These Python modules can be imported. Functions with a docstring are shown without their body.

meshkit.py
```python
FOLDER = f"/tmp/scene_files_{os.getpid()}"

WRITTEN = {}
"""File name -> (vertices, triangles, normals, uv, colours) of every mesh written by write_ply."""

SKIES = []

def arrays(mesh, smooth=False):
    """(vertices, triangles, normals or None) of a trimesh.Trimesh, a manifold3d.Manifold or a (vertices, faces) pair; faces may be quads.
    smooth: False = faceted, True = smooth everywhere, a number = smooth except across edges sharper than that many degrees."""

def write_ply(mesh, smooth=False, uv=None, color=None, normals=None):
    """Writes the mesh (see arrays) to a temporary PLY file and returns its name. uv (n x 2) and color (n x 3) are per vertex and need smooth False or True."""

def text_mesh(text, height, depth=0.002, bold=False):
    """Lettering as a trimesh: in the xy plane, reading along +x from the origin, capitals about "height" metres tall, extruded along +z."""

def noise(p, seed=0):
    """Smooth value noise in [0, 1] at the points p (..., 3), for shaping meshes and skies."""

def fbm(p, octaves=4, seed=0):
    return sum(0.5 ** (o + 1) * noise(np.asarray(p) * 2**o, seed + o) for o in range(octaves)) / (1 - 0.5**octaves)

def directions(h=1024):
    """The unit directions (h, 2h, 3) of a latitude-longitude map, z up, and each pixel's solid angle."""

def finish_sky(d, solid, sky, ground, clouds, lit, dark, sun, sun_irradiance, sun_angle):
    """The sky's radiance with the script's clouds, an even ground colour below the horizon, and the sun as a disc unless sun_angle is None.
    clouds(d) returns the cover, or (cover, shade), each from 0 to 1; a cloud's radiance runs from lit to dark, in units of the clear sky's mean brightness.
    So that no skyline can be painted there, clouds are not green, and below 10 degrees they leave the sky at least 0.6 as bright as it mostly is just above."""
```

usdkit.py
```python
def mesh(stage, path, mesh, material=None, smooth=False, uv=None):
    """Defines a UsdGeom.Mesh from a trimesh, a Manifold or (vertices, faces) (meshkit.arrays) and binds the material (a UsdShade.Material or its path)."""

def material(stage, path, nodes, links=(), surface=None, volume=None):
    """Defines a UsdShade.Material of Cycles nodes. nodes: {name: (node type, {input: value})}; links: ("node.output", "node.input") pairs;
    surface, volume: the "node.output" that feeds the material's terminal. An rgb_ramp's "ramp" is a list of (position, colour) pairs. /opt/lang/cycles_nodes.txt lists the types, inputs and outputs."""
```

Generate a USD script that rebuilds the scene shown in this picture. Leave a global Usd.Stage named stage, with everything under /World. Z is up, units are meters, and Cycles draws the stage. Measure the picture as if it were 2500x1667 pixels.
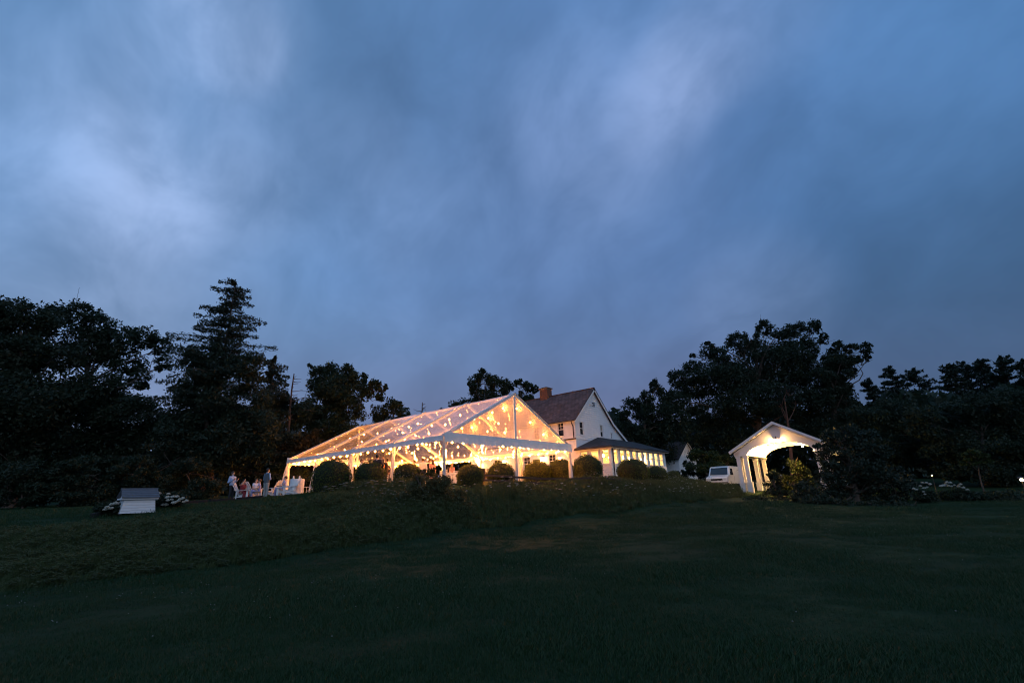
import math, random
import numpy as np
import trimesh, manifold3d
import usdkit, meshkit
from shapely.geometry import Polygon, box as sbox
from scipy.interpolate import RBFInterpolator
from pxr import Usd, UsdGeom, UsdLux, UsdShade, Gf, Sdf, Vt

stage = Usd.Stage.CreateInMemory()
UsdGeom.SetStageUpAxis(stage, UsdGeom.Tokens.z)
UsdGeom.SetStageMetersPerUnit(stage, 1.0)
UsdGeom.Xform.Define(stage, '/World')
UsdGeom.Scope.Define(stage, '/World/Looks')
rng = np.random.default_rng(7)

# ------------------------------------------------------------------ camera
FOC, PITCH, ROLL = 1175.0, 0.312, -0.035          # focal length in pixels of a 2500 px wide picture
_f = np.array([0, math.cos(PITCH), math.sin(PITCH)])
_u0 = np.array([0, -math.sin(PITCH), math.cos(PITCH)])
_r0 = np.array([1.0, 0, 0])
_r = math.cos(ROLL) * _r0 + math.sin(ROLL) * _u0
_u = -math.sin(ROLL) * _r0 + math.cos(ROLL) * _u0
cam = UsdGeom.Camera.Define(stage, '/World/camera')
cam.AddTransformOp().Set(Gf.Matrix4d(*_r, 0, *_u, 0, *(-_f), 0, 0, 0, 0, 1))
cam.CreateHorizontalApertureAttr(36.0)
cam.CreateVerticalApertureAttr(24.0)
cam.CreateFocalLengthAttr(36.0 * FOC / 2500)
cam.CreateFStopAttr(0.0)
cam.CreateClippingRangeAttr(Gf.Vec2f(0.05, 5000))
cam.CreateExposureAttr(0.0)


def ray(px, py):
    """Direction through a pixel of the 2500 x 1667 picture, scaled to one metre of forward (y) distance."""
    d = _f * FOC + _r * (px - 1250) - _u * (py - 833.5)
    return d / d[1]


def at(px, py, Y):
    return ray(px, py) * Y


def lin(*c):
    c = np.array(c, float) / 255
    return tuple(np.where(c <= .04045, c / 12.92, ((c + .055) / 1.055) ** 2.4))


# ------------------------------------------------------------------ sky and sun (dusk, overcast)
SKY = 0.05
SUN_EL, SUN_ROT = math.radians(32.0), math.radians(158)


def sky_material():
    n = {'tc': ('texture_coordinate', {}),
         'sky': ('sky_texture', {'sky_type': 'single_scattering', 'sun_disc': False, 'sun_elevation': SUN_EL, 'sun_rotation': SUN_ROT}),
         'bg': ('background_shader', {'strength': SKY})}
    L = []
    # cloud structure: three scales of noise in direction space, stretched along the drift of the clouds
    def noise(name, scale, detail, rough, rot, sc, loc, dist=0.0):
        n['m' + name] = ('mapping', {'rotation': rot, 'scale': sc, 'location': loc})
        n['n' + name] = ('noise_texture', {'scale': scale, 'detail': detail, 'roughness': rough, 'distortion': dist})
        L.append(('tc.generated', f'm{name}.vector')); L.append((f'm{name}.vector', f'n{name}.vector'))
        return f'n{name}.fac'
    big = noise('big', 1.3, 1, .4, (0.2, 0.5, 0.3), (1, 1, 1.2), (3.1, 1.2, 0.4), 0.0)
    # streaked noise: coordinates along and across the drift of the clouds
    dr = ray(1500, 380) / np.linalg.norm(ray(1500, 380)) - ray(1790, 0) / np.linalg.norm(ray(1790, 0)); dr /= np.linalg.norm(dr)
    b1 = np.cross(dr, (0, 0, 1)); b1 /= np.linalg.norm(b1); b2 = np.cross(dr, b1)

    def streak(name, along, across, detail, rough, off, dist):
        n['k' + name] = ('combine_xyz', {})
        for ax, vec, k in (('x', dr, along), ('y', b1, across), ('z', b2, across)):
            n[f'p{name}{ax}'] = ('vector_math', {'math_type': 'dot_product', 'vector2': tuple(vec * k)})
            L.append(('tc.generated', f'p{name}{ax}.vector1')); L.append((f'p{name}{ax}.value', f'k{name}.{ax}'))
        n['o' + name] = ('vector_math', {'math_type': 'add', 'vector2': off}); L.append((f'k{name}.vector', f'o{name}.vector1'))
        n['n' + name] = ('noise_texture', {'scale': 1.0, 'detail': detail, 'roughness': rough, 'distortion': dist})
        L.append((f'o{name}.vector', f'n{name}.vector'))
        return f'n{name}.fac'
    mid = streak('mid', 2.0, 3.6, 4, .5, (7.3, 2.1, 5.5), .35)
    fine = streak('fine', 5.5, 7.5, 5, .55, (1.7, 9.2, 3.3), .3)

    def mrange(name, src, a, b, c, d):
        n[name] = ('map_range', {'range_type': 'smoothstep', 'from_min': a, 'from_max': b, 'to_min': c, 'to_max': d})
        L.append((src, name + '.value')); return name + '.result'

    def math2(name, op, a, b):
        n[name] = ('math', {'math_type': op})
        for k, x in (('value1', a), ('value2', b)):
            if isinstance(x, str):
                L.append((x, f'{name}.{k}'))
            else:
                n[name][1][k] = x
        return name + '.value'
    # brightness factor from the noise
    fb = mrange('fb', big, .25, .75, .94, 1.06)
    fm = mrange('fm', mid, .25, .75, .92, 1.09)
    ff = mrange('ff', fine, .22, .78, .90, 1.10)
    fac = math2('q1', 'multiply', fb, fm)
    fac = math2('q2', 'multiply', fac, ff)
    # banks of thicker and thinner cloud, each a soft patch of the sky: (pixel, angular radius, change of brightness)
    def patches(pre, spec):
        total = None
        for i, (px, py, rad, amt) in enumerate(spec):
            d = ray(px, py); d = d / np.linalg.norm(d)
            n[f'{pre}d{i}'] = ('vector_math', {'math_type': 'dot_product', 'vector2': tuple(d)})
            L.append(('tc.generated', f'{pre}d{i}.vector1'))
            s = mrange(f'{pre}s{i}', f'{pre}d{i}.value', math.cos(math.radians(rad)), 1.0, 0.0, amt)
            total = s if total is None else math2(f'{pre}t{i}', 'add', total, s)
        return total
    total = patches('a', CLOUDS)
    fac = math2('q5', 'multiply', fac, math2('q6', 'add', patches('b', THICK), 1.0))
    # the patches break up along the streaks
    tm = mrange('tm', fine, .25, .75, .55, 1.45)
    patch = math2('q3', 'multiply', total, tm)
    # colour of the overcast by height, and bluer and brighter towards the afterglow on the left
    n['sep'] = ('separate_xyz', {}); L.append(('tc.generated', 'sep.vector'))
    n['el'] = ('rgb_ramp', {'ramp': [(0.0, lin(99, 110, 145)), (0.17, lin(102, 116, 154)), (0.30, lin(98, 125, 170)), (0.42, lin(96, 130, 181)), (0.62, lin(95, 132, 185)), (0.85, lin(94, 134, 187)), (1.0, lin(98, 138, 190))]})
    L.append(('sep.z', 'el.fac'))
    n['az'] = ('map_range', {'range_type': 'smoothstep', 'from_min': -0.85, 'from_max': 0.85, 'to_min': 0, 'to_max': 1})
    L.append(('sep.x', 'az.value'))
    n['azr'] = ('rgb_ramp', {'ramp': [(0.0, (1.16, 1.28, 1.19)), (0.3, (1.08, 1.10, 1.06)), (0.55, (1.0, 1.0, 1.0)), (0.8, (.93, .95, .96)), (1.0, (.66, .92, .96))]})
    L.append(('az.result', 'azr.fac'))
    n['c1'] = ('mix_color', {'blend_type': 'multiply', 'fac': 1.0, 'use_clamp': False}); L.append(('el.color', 'c1.a')); L.append(('azr.color', 'c1.b'))
    n['c2'] = ('vector_math', {'math_type': 'scale'}); L.append(('c1.result', 'c2.vector1')); L.append((fac, 'c2.scale'))
    # thinner cloud is paler as well as brighter
    n['pv'] = ('vector_math', {'math_type': 'scale', 'vector1': (.80, .84, 1.08)}); L.append((patch, 'pv.scale'))
    n['pa'] = ('vector_math', {'math_type': 'add'}); L.append(('c2.vector', 'pa.vector1')); L.append(('pv.vector', 'pa.vector2'))
    n['c3'] = ('vector_math', {'math_type': 'scale', 'scale': 1.0 / SKY}); L.append(('pa.vector', 'c3.vector1'))
    # a little of the clear dusk sky shows through
    n['mx'] = ('mix_color', {'blend_type': 'mix', 'fac': 0.997, 'use_clamp': False}); L.append(('sky.color', 'mx.a')); L.append(('c3.vector', 'mx.b'))
    L.append(('mx.result', 'bg.color'))
    return usdkit.material(stage, '/World/Looks/sky', n, L, surface='bg.background')


CLOUDS = [(535, 60, 6.5, .075), (510, 20, 10, .05), (590, 135, 5, .04), (200, 250, 24, .025), (330, 340, 12, .035), (345, 455, 9, .05), (470, 420, 11, .03), (40, 620, 24, .06), (820, 560, 22, .01),
          (1800, 20, 10, .03), (1720, 130, 7, .035), (1660, 200, 7, .035), (1600, 270, 7, .04), (1480, 300, 13, .04), (1380, 430, 18, .025), (1850, 720, 9, .03), (2430, 60, 20, .01), (850, 470, 12, .02), (1000, 560, 9, .015), (260, 640, 9, .02)]
THICK = [(1000, 60, 26, -.08), (770, 230, 16, -.10), (2500, 800, 24, -.22), (2300, 420, 24, -.10), (480, 640, 14, -.14), (1330, 560, 18, -.06), (1100, 260, 14, -.06), (130, 90, 10, -.12)]
sky = UsdLux.DomeLight.Define(stage, '/World/sky')
UsdShade.MaterialBindingAPI.Apply(sky.GetPrim()).Bind(sky_material())
sky.GetPrim().SetCustomDataByKey('kind', 'structure')
sky.GetPrim().SetCustomDataByKey('label', 'blue overcast dusk sky with soft cloud streaks')
sun = UsdLux.DistantLight.Define(stage, '/World/sun')
sun.CreateIntensityAttr(0.12)
sun.CreateAngleAttr(50.0)
sun.CreateNormalizeAttr(True)
sun.CreateColorAttr(Gf.Vec3f(0.86, 0.93, 1.0))
_sd = np.array([math.sin(SUN_ROT) * math.cos(SUN_EL), math.cos(SUN_ROT) * math.cos(SUN_EL), math.sin(SUN_EL)])
_z = _sd; _x = np.cross([0, 0, 1], _z); _x /= np.linalg.norm(_x); _y = np.cross(_z, _x)
sun.AddTransformOp().Set(Gf.Matrix4d(*_x, 0, *_y, 0, *_z, 0, 0, 0, 0, 1))

# ------------------------------------------------------------------ helpers
_count = {}


def numbered(parent, name):
    k = _count.get((parent, name), 0)
    _count[(parent, name)] = k + 1
    return f'{parent}/{name}' if k == 0 else f'{parent}/{name}_{k:03d}'


def tag(prim, label=None, cat=None, group=None, kind=None):
    for k, x in (('label', label), ('category', cat), ('group', group), ('kind', kind)):
        if x:
            prim.SetCustomDataByKey(k, x)
    return prim


def thing(name, label=None, cat=None, loc=(0, 0, 0), rot=0.0, group=None, kind=None):
    x = UsdGeom.Xform.Define(stage, numbered('/World', name))
    x.AddTranslateOp().Set(Gf.Vec3d(*map(float, loc)))
    x.AddRotateZOp().Set(float(rot))
    return tag(x.GetPrim(), label, cat, group, kind)


class G:
    """Collects pieces of geometry that become one mesh."""
    def __init__(self):
        self.v, self.f, self.n = [], [], 0

    def add(self, v, f):
        v = np.asarray(v, float); f = np.asarray(f, int)
        if len(v) == 0:
            return self
        if f.shape[1] == 4:
            f = np.vstack([f[:, [0, 1, 2]], f[:, [0, 2, 3]]])
        self.v.append(v); self.f.append(f + self.n); self.n += len(v)
        return self

    def mesh(self, m):
        if hasattr(m, 'to_mesh'):
            q = m.to_mesh(); return self.add(q.vert_properties[:, :3], q.tri_verts)
        return self.add(m.vertices, m.faces)

    def box(self, x0, x1, y0, y1, z0, z1):
        v = [(x, y, z) for x in (x0, x1) for y in (y0, y1) for z in (z0, z1)]
        f = [(0, 1, 3, 2), (4, 6, 7, 5), (0, 4, 5, 1), (2, 3, 7, 6), (0, 2, 6, 4), (1, 5, 7, 3)]
        return self.add(v, f)

    def beam(self, p, q, w, h, upv=(0, 0, 1)):
        p, q = np.asarray(p, float), np.asarray(q, float)
        t = (q - p) / np.linalg.norm(q - p)
        a = np.cross(t, upv)
        if np.linalg.norm(a) < 1e-4:
            a = np.cross(t, (1, 0, 0))
        a /= np.linalg.norm(a); b = np.cross(a, t)
        v = [e + sa * a * w / 2 + sb * b * h / 2 for e in (p, q) for sa, sb in ((-1, -1), (1, -1), (1, 1), (-1, 1))]
        f = [(3, 2, 1, 0), (4, 5, 6, 7), (0, 1, 5, 4), (1, 2, 6, 5), (2, 3, 7, 6), (3, 0, 4, 7)]
        return self.add(v, f)

    def tube(self, pts, rad, sides=6, cap=True):
        p = np.asarray(pts, float)
        t = np.gradient(p, axis=0); t /= np.linalg.norm(t, axis=1, keepdims=True) + 1e-12
        ref = np.where(np.abs(t[:, 2:]) < 0.95, [[0, 0, 1.0]], [[1.0, 0, 0]])
        a = np.cross(t, ref); a /= np.linalg.norm(a, axis=1, keepdims=True) + 1e-12
        b = np.cross(t, a)
        an = np.arange(sides) * 2 * math.pi / sides
        r = np.broadcast_to(np.asarray(rad, float), (len(p),))
        v = p[:, None] + r[:, None, None] * (np.cos(an)[None, :, None] * a[:, None] + np.sin(an)[None, :, None] * b[:, None])
        f = [(i * sides + j, i * sides + (j + 1) % sides, (i + 1) * sides + (j + 1) % sides, (i + 1) * sides + j) for i in range(len(p) - 1) for j in range(sides)]
        f = np.array(f); f = np.vstack([f[:, [0, 1, 2]], f[:, [0, 2, 3]]])
        if cap:
            n = len(p) * sides
            vv = np.vstack([v.reshape(-1, 3), p[[0, -1]]])
            e = [(n, (j + 1) % sides, j) for j in range(sides)] + [(n + 1, n - sides + j, n - sides + (j + 1) % sides) for j in range(sides)]
            return self.add(vv, np.vstack([f, e]))
        return self.add(v.reshape(-1, 3), f)

    def grid(self, P):
        """P: (n, m, 3) points."""
        n, m = P.shape[:2]
        i, j = np.meshgrid(np.arange(n - 1), np.arange(m - 1), indexing='ij')
        q = np.stack([i * m + j, (i + 1) * m + j, (i + 1) * m + j + 1, i * m + j + 1], -1).reshape(-1, 4)
        return self.add(P.reshape(-1, 3), q)

    def prism(self, poly, a, b, axis):
        """A 2-D polygon (list of points) extruded from a to b along the axis; the polygon's two coordinates are the other axes in order."""
        pg = poly if isinstance(poly, Polygon) else Polygon(poly)
        m = trimesh.creation.extrude_polygon(pg, b - a, engine='earcut')
        v = np.array(m.vertices); f = np.array(m.faces)
        w = np.zeros_like(v)
        o = [k for k in range(3) if k != axis]
        w[:, o[0]], w[:, o[1]], w[:, axis] = v[:, 0], v[:, 1], v[:, 2] + a
        if axis == 1:
            f = f[:, ::-1]
        return self.add(w, f)

    def ico(self, c, r, sub=1):
        m = trimesh.creation.icosphere(sub, 1.0)
        return self.add(np.array(m.vertices) * np.asarray(r) + np.asarray(c), m.faces)

    def get(self):
        return np.vstack(self.v), np.vstack(self.f)


def part(name, geo, mat, parent='/World', smooth=False, label=None):
    path = parent if isinstance(parent, str) else str(parent.GetPath())
    m = usdkit.mesh(stage, numbered(path, name), geo.get() if isinstance(geo, G) else geo, mat, smooth=smooth)
    if label:
        m.GetPrim().SetCustomDataByKey('label', label)
    return m.GetPrim()


def copy(src, loc, rot=0.0, scale=None, label=None, cat=None, group=None, name=None):
    c = src.GetCustomData()
    base = name or src.GetName()
    if base[-3:].isdigit() and base[-4] == '_':
        base = base[:-4]
    x = UsdGeom.Xform.Define(stage, numbered('/World', base))
    p = x.GetPrim()
    p.GetReferences().AddInternalReference(src.GetPath())
    x.ClearXformOpOrder()
    x.AddTranslateOp().Set(Gf.Vec3d(*map(float, loc)))
    x.AddRotateZOp().Set(float(rot))
    if scale is not None:
        x.AddScaleOp().Set(Gf.Vec3f(*np.broadcast_to(scale, 3).astype(float).tolist()))
    p.SetInstanceable(True)
    return tag(p, label or c.get('label'), cat or c.get('category'), group or c.get('group'))


_looks = {}


def M(name, color, rough=.6, var=.18, scale=4.0, spec=.4, bump=0.0, bscale=30.0, metallic=0.0, rand=0.0, coat=0.0):
    """A principled material whose colour wanders with noise (and from piece to piece by rand)."""
    if name in _looks:
        return _looks[name]
    c = np.array(color, float)
    n = {'tc': ('texture_coordinate', {}), 'n': ('noise_texture', {'scale': scale, 'detail': 5, 'roughness': .6}),
         'r': ('rgb_ramp', {'ramp': [(.25, tuple(c * (1 - var))), (.75, tuple(np.minimum(c * (1 + var), .95)))]}),
         'p': ('principled_bsdf', {'roughness': rough, 'specular_ior_level': spec, 'metallic': metallic, 'coat_weight': coat})}
    L = [('tc.object', 'n.vector'), ('n.fac', 'r.fac')]
    out = 'r.color'
    if rand:
        n['oi'] = ('geometry', {})
        n['rr'] = ('map_range', {'range_type': 'linear', 'from_min': 0, 'from_max': 1, 'to_min': 1 - rand, 'to_max': 1 + rand})
        n['vs'] = ('vector_math', {'math_type': 'scale'})
        L += [('oi.random_per_island', 'rr.value'), (out, 'vs.vector1'), ('rr.result', 'vs.scale')]
        out = 'vs.vector'
    L.append((out, 'p.base_color'))
    if bump:
        n['bn'] = ('noise_texture', {'scale': bscale, 'detail': 4}); n['b'] = ('bump', {'strength': bump, 'distance': .02})
        L += [('tc.object', 'bn.vector'), ('bn.fac', 'b.height'), ('b.normal', 'p.normal')]
    _looks[name] = usdkit.material(stage, '/World/Looks/' + name, n, L, surface='p.BSDF')
    return _looks[name]


def leafmat(name, color, trans=.3, rand=.45):
    if name in _looks:
        return _looks[name]
    c = np.array(color, float)
    n = {'g': ('geometry', {}), 'r': ('rgb_ramp', {'ramp': [(0, tuple(c * (1 - rand))), (.6, tuple(c)), (1, tuple(c * np.array([1.5, 1.35, 1.0]) * (1 + rand * .3)))]}),
         'd': ('principled_bsdf', {'roughness': .55, 'specular_ior_level': .25}), 't': ('translucent_bsdf', {}), 'm': ('mix_closure', {'fac': trans})}
    L = [('g.random_per_island', 'r.fac'), ('r.color', 'd.base_color'), ('r.color', 't.color'), ('d.BSDF', 'm.closure1'), ('t.BSDF', 'm.closure2')]
    _looks[name] = usdkit.material(stage, '/World/Looks/' + name, n, L, surface='m.closure')
    return _looks[name]


def emit(name, color, strength):
    if name not in _looks:
        _looks[name] = usdkit.material(stage, '/World/Looks/' + name, {'e': ('emission', {'color': color, 'strength': strength})}, surface='e.emission')
    return _looks[name]


def pane_mat(name, tint=(.93, .94, .95), milk=.08, gloss=.07, rough=.12, milkcol=(.8, .8, .8), wr=0.0):
    """Clear film or glass: light passes, a little is scattered and the surface mirrors."""
    if name in _looks:
        return _looks[name]
    n = {'t': ('transparent_bsdf', {'color': tint}), 'tr': ('translucent_bsdf', {'color': milkcol}), 'di': ('diffuse_bsdf', {'color': milkcol}),
         'md': ('mix_closure', {'fac': .88}), 'a': ('mix_closure', {'fac': milk}), 'g': ('glossy_bsdf', {'color': (1, 1, 1), 'roughness': rough}),
         'lw': ('layer_weight', {'blend': .5}), 'p5': ('math', {'math_type': 'power', 'value2': 4.0}), 'fr': ('math', {'math_type': 'multiply_add', 'value2': .85, 'value3': gloss * .6}), 'm': ('mix_closure', {})}
    L = [('di.BSDF', 'md.closure1'), ('tr.BSDF', 'md.closure2'), ('t.BSDF', 'a.closure1'), ('md.closure', 'a.closure2'), ('lw.facing', 'p5.value1'), ('p5.value', 'fr.value1'), ('fr.value', 'm.fac'), ('a.closure', 'm.closure1'), ('g.BSDF', 'm.closure2')]
    if wr:
        n.update({'tc': ('texture_coordinate', {}), 'mp': ('mapping', {'scale': (3.0, .5, 3.0)}), 'w': ('noise_texture', {'scale': 3.0, 'detail': 3, 'roughness': .55}), 'b': ('bump', {'strength': wr, 'distance': .05})})
        L += [('tc.object', 'mp.vector'), ('mp.vector', 'w.vector'), ('w.fac', 'b.height'), ('b.normal', 'g.normal')]
    _looks[name] = usdkit.material(stage, '/World/Looks/' + name, n, L, surface='m.closure')
    return _looks[name]


# ------------------------------------------------------------------ ground
_LAWN_EDGE = np.array([(-60, -2, -1.7), (-22, 7.0, -1.7), (-11.5, 11.8, -1.66), (-10.2, 13.5, -1.65), (-8.05, 15.5, -1.66), (-4.2, 20, -1.46), (-.3, 23.5, -1.37), (5.4, 28.2, -1.1), (11.6, 33, -.83), (17.7, 37.5, -.67)])
_GP = np.vstack([_LAWN_EDGE, [
    (0, 0, -1.65), (0, 6, -1.66), (8, 6, -1.66), (-8, 6, -1.66), (0, 14, -1.6), (10, 18, -1.45), (20, 14, -1.6), (40, 10, -1.6), (-40, -20, -1.8), (40, -20, -1.7), (0, -30, -1.7),
    (23.6, 30.2, -1.3), (30.2, 30.7, -1.35), (33, 33.5, -1.25), (40, 40, -1.0), (28, 40, -.6), (16, 30, -1.0),
    (-3.9, 26.9, .72), (4, 36.1, .84), (0, 31.4, .58), (-11, 32.9, .78), (-18, 38.9, .8), (-10, 48, .85), (-7, 30, .75), (-3, 37, .82), (-14.5, 35.9, .78), (-2.2, 28.2, .58),
    (-16.2, 21, -.02), (-13.4, 21, -.10), (-22, 20, -.15), (-30, 22, -.1), (-17.6, 31, .33), (-15.5, 31, .40), (-26, 32, .3), (-12, 25.5, .25), (-8.5, 26, .52), (-45, 30, .2), (-45, 12, -.9),
    (7.8, 40, 1.08), (3, 47, 1.1), (13, 46, .95), (14, 41.5, .35), (9, 36.5, .55), (5, 33, .35), (17.6, 40.6, -.19), (13.5, 46, .7), (22, 46, -.19), (16.5, 46, .1), (24, 52, .2), (19, 58, 1.0), (16, 50, .6),
    (0, 70, 1.6), (-40, 60, 1.2), (40, 60, .6), (-80, 40, .8), (80, 40, -.6), (0, 140, 3), (-140, 100, 3), (140, 100, 2), (140, -60, -1.7), (-140, -60, -1.8), (0, -140, -1.8), (200, 250, 4), (-200, 250, 4), (0, 300, 5)]])
_rbf = RBFInterpolator(_GP[:, :2], _GP[:, 2], kernel='linear', smoothing=0.02)


def ground_z(x, y):
    q = np.stack(np.broadcast_arrays(np.asarray(x, float), np.asarray(y, float)), -1)
    return _rbf(q.reshape(-1, 2)).reshape(q.shape[:-1]) if q.ndim > 1 else float(_rbf(q[None])[0])


def drop(px, py, y0=4.0, y1=90.0, h=0.0):
    """The point on the ground (or h above it) seen at a pixel: where the view ray first comes down to it."""
    d = ray(px, py); ys = np.arange(y0, y1, .1)
    g = d[2] * ys - ground_z(d[0] * ys, ys) - h
    k = np.nonzero(g[:-1] * g[1:] <= 0)[0]
    i = k[0] if len(k) else int(np.argmin(np.abs(g)))
    p = d * ys[i]
    return np.array([p[0], p[1], ground_z(p[0], p[1])])


def side_of_meadow(x, y):
    """Positive behind the mown edge (on the meadow), in metres."""
    a, b = _LAWN_EDGE[:-1, :2], _LAWN_EDGE[1:, :2]
    p = np.stack([x, y], -1)[:, None]
    t = np.clip(((p - a) * (b - a)).sum(-1) / ((b - a) ** 2).sum(-1), 0, 1)
    q = p - (a + t[..., None] * (b - a))
    d = np.linalg.norm(q, axis=-1); k = d.argmin(1)
    c = np.cross(np.append(b - a, np.zeros((len(a), 1)), 1)[k], np.append(q, np.zeros(q.shape[:2] + (1,)), 2)[np.arange(len(k)), k])[:, 2]
    return np.sign(c) * d.min(1)


def ground_mesh():
    xs = np.unique(np.concatenate([np.linspace(-400, -60, 12), np.arange(-60, -26, 4), np.arange(-26, 36, .7), np.arange(36, 60, 4), np.linspace(60, 400, 12)]))
    ys = np.unique(np.concatenate([np.linspace(-250, -20, 10), np.arange(-20, 3, 3), np.arange(3, 52, .7), np.arange(52, 80, 4), np.linspace(80, 500, 12)]))
    X, Y = np.meshgrid(xs, ys, indexing='ij')
    Z = ground_z(X, Y)
    near = np.clip(1 - np.hypot(X, Y - 20) / 60, 0, 1)
    Z = Z + near * (.05 * (meshkit.fbm(np.stack([X * .5, Y * .5, 0 * X], -1), 3, 3) - .5))
    return G().grid(np.stack([X, Y, Z], -1)[:, :, :])


_n = {'g': ('geometry', {}), 'a': ('noise_texture', {'scale': .35, 'detail': 4}), 'b': ('noise_texture', {'scale': 14.0, 'detail': 6, 'roughness': .7}),
      'ra': ('rgb_ramp', {'ramp': [(.3, (.012, .030, .012)), (.7, (.022, .046, .018))]}), 'rb': ('rgb_ramp', {'ramp': [(.3, (.45, .45, .45)), (.7, (1.35, 1.35, 1.35))]}),
      'm': ('mix_color', {'blend_type': 'multiply', 'fac': 1.0, 'use_clamp': False}), 'p': ('principled_bsdf', {'roughness': .9, 'specular_ior_level': .1}), 'bu': ('bump', {'strength': .8, 'distance': .05})}
GROUND = usdkit.material(stage, '/World/Looks/turf', _n, [('g.position', 'a.vector'), ('g.position', 'b.vector'), ('a.fac', 'ra.fac'), ('b.fac', 'rb.fac'), ('ra.color', 'm.a'), ('rb.color', 'm.b'), ('m.result', 'p.base_color'), ('b.fac', 'bu.height'), ('bu.normal', 'p.normal')], surface='p.BSDF')
_gm = part('lawn', ground_mesh(), GROUND, smooth=True)
tag(_gm, 'dark mown lawn sloping up to the tent terrace', 'lawn', kind='structure')

# ------------------------------------------------------------------ the frame tent
ROT = 49.416                                     # the tent, the house and the portico stand square to one another
_c, _s = math.cos(math.radians(ROT)), math.sin(math.radians(ROT))


def world(o, p):
    p = np.asarray(p, float)
    return np.array([o[0] + _c * p[0] - _s * p[1], o[1] + _s * p[0] + _c * p[1], o[2] + p[2]])


WHITE_METAL = M('white_painted_aluminium', (.72, .73, .75), .35, .05, 3)
CANVAS = None
_n = {'tc': ('texture_coordinate', {}), 'n': ('noise_texture', {'scale': 2.5, 'detail': 4}), 'r': ('rgb_ramp', {'ramp': [(.3, (.66, .66, .66)), (.7, (.76, .76, .755))]}),
      'd': ('principled_bsdf', {'roughness': .55, 'specular_ior_level': .3}), 't': ('translucent_bsdf', {'color': (.75, .72, .66)}), 'm': ('mix_closure', {'fac': .008}),
      'mp': ('mapping', {'scale': (1, 1, 9)}), 'bn': ('noise_texture', {'scale': 1.6, 'detail': 3}), 'b': ('bump', {'strength': .5, 'distance': .04})}
CANVAS = usdkit.material(stage, '/World/Looks/white_tent_fabric', _n, [('tc.object', 'n.vector'), ('n.fac', 'r.fac'), ('r.color', 'd.base_color'), ('d.BSDF', 'm.closure1'), ('t.BSDF', 'm.closure2'), ('tc.object', 'mp.vector'), ('mp.vector', 'bn.vector'), ('bn.fac', 'b.height'), ('b.normal', 'd.normal')], surface='m.closure')
_n2 = {**_n, 'm': ('mix_closure', {'fac': .35})}
DRAPE = usdkit.material(stage, '/World/Looks/white_drape', _n2, [('tc.object', 'n.vector'), ('n.fac', 'r.fac'), ('r.color', 'd.base_color'), ('d.BSDF', 'm.closure1'), ('t.BSDF', 'm.closure2')], surface='m.closure')
VINYL = pane_mat('clear_roof_vinyl', (.90, .90, .90), .30, .09, .04, (.85, .80, .76), wr=.55)
GABLE_VINYL = pane_mat('clear_gable_vinyl', (.93, .93, .93), .30, .05, .08, (.85, .8, .74), wr=.25)
STEEL = M('steel_cable', (.5, .5, .5), .35, .1, metallic=.8)

TW, TL, EAVE, RISE = 12.19, 18.59, 3.29, 3.15
TO = np.array([-3.926, 26.859, 0.0])             # the corner towards the camera; z = 0 is eye level
BASE = .75
tent = thing('frame_tent', 'long white frame tent with clear roof and clear gable, lit by string lights inside', 'tent', (TO[0], TO[1], BASE), ROT)
EZ = EAVE - BASE                                 # eave height above the tent's base


def roof_z(x):
    return EZ + RISE * (1 - abs(x - TW / 2) / (TW / 2))


def leg_ground(x, y):
    p = world(TO, (x, y, 0))
    return ground_z(p[0], p[1]) - BASE


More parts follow.
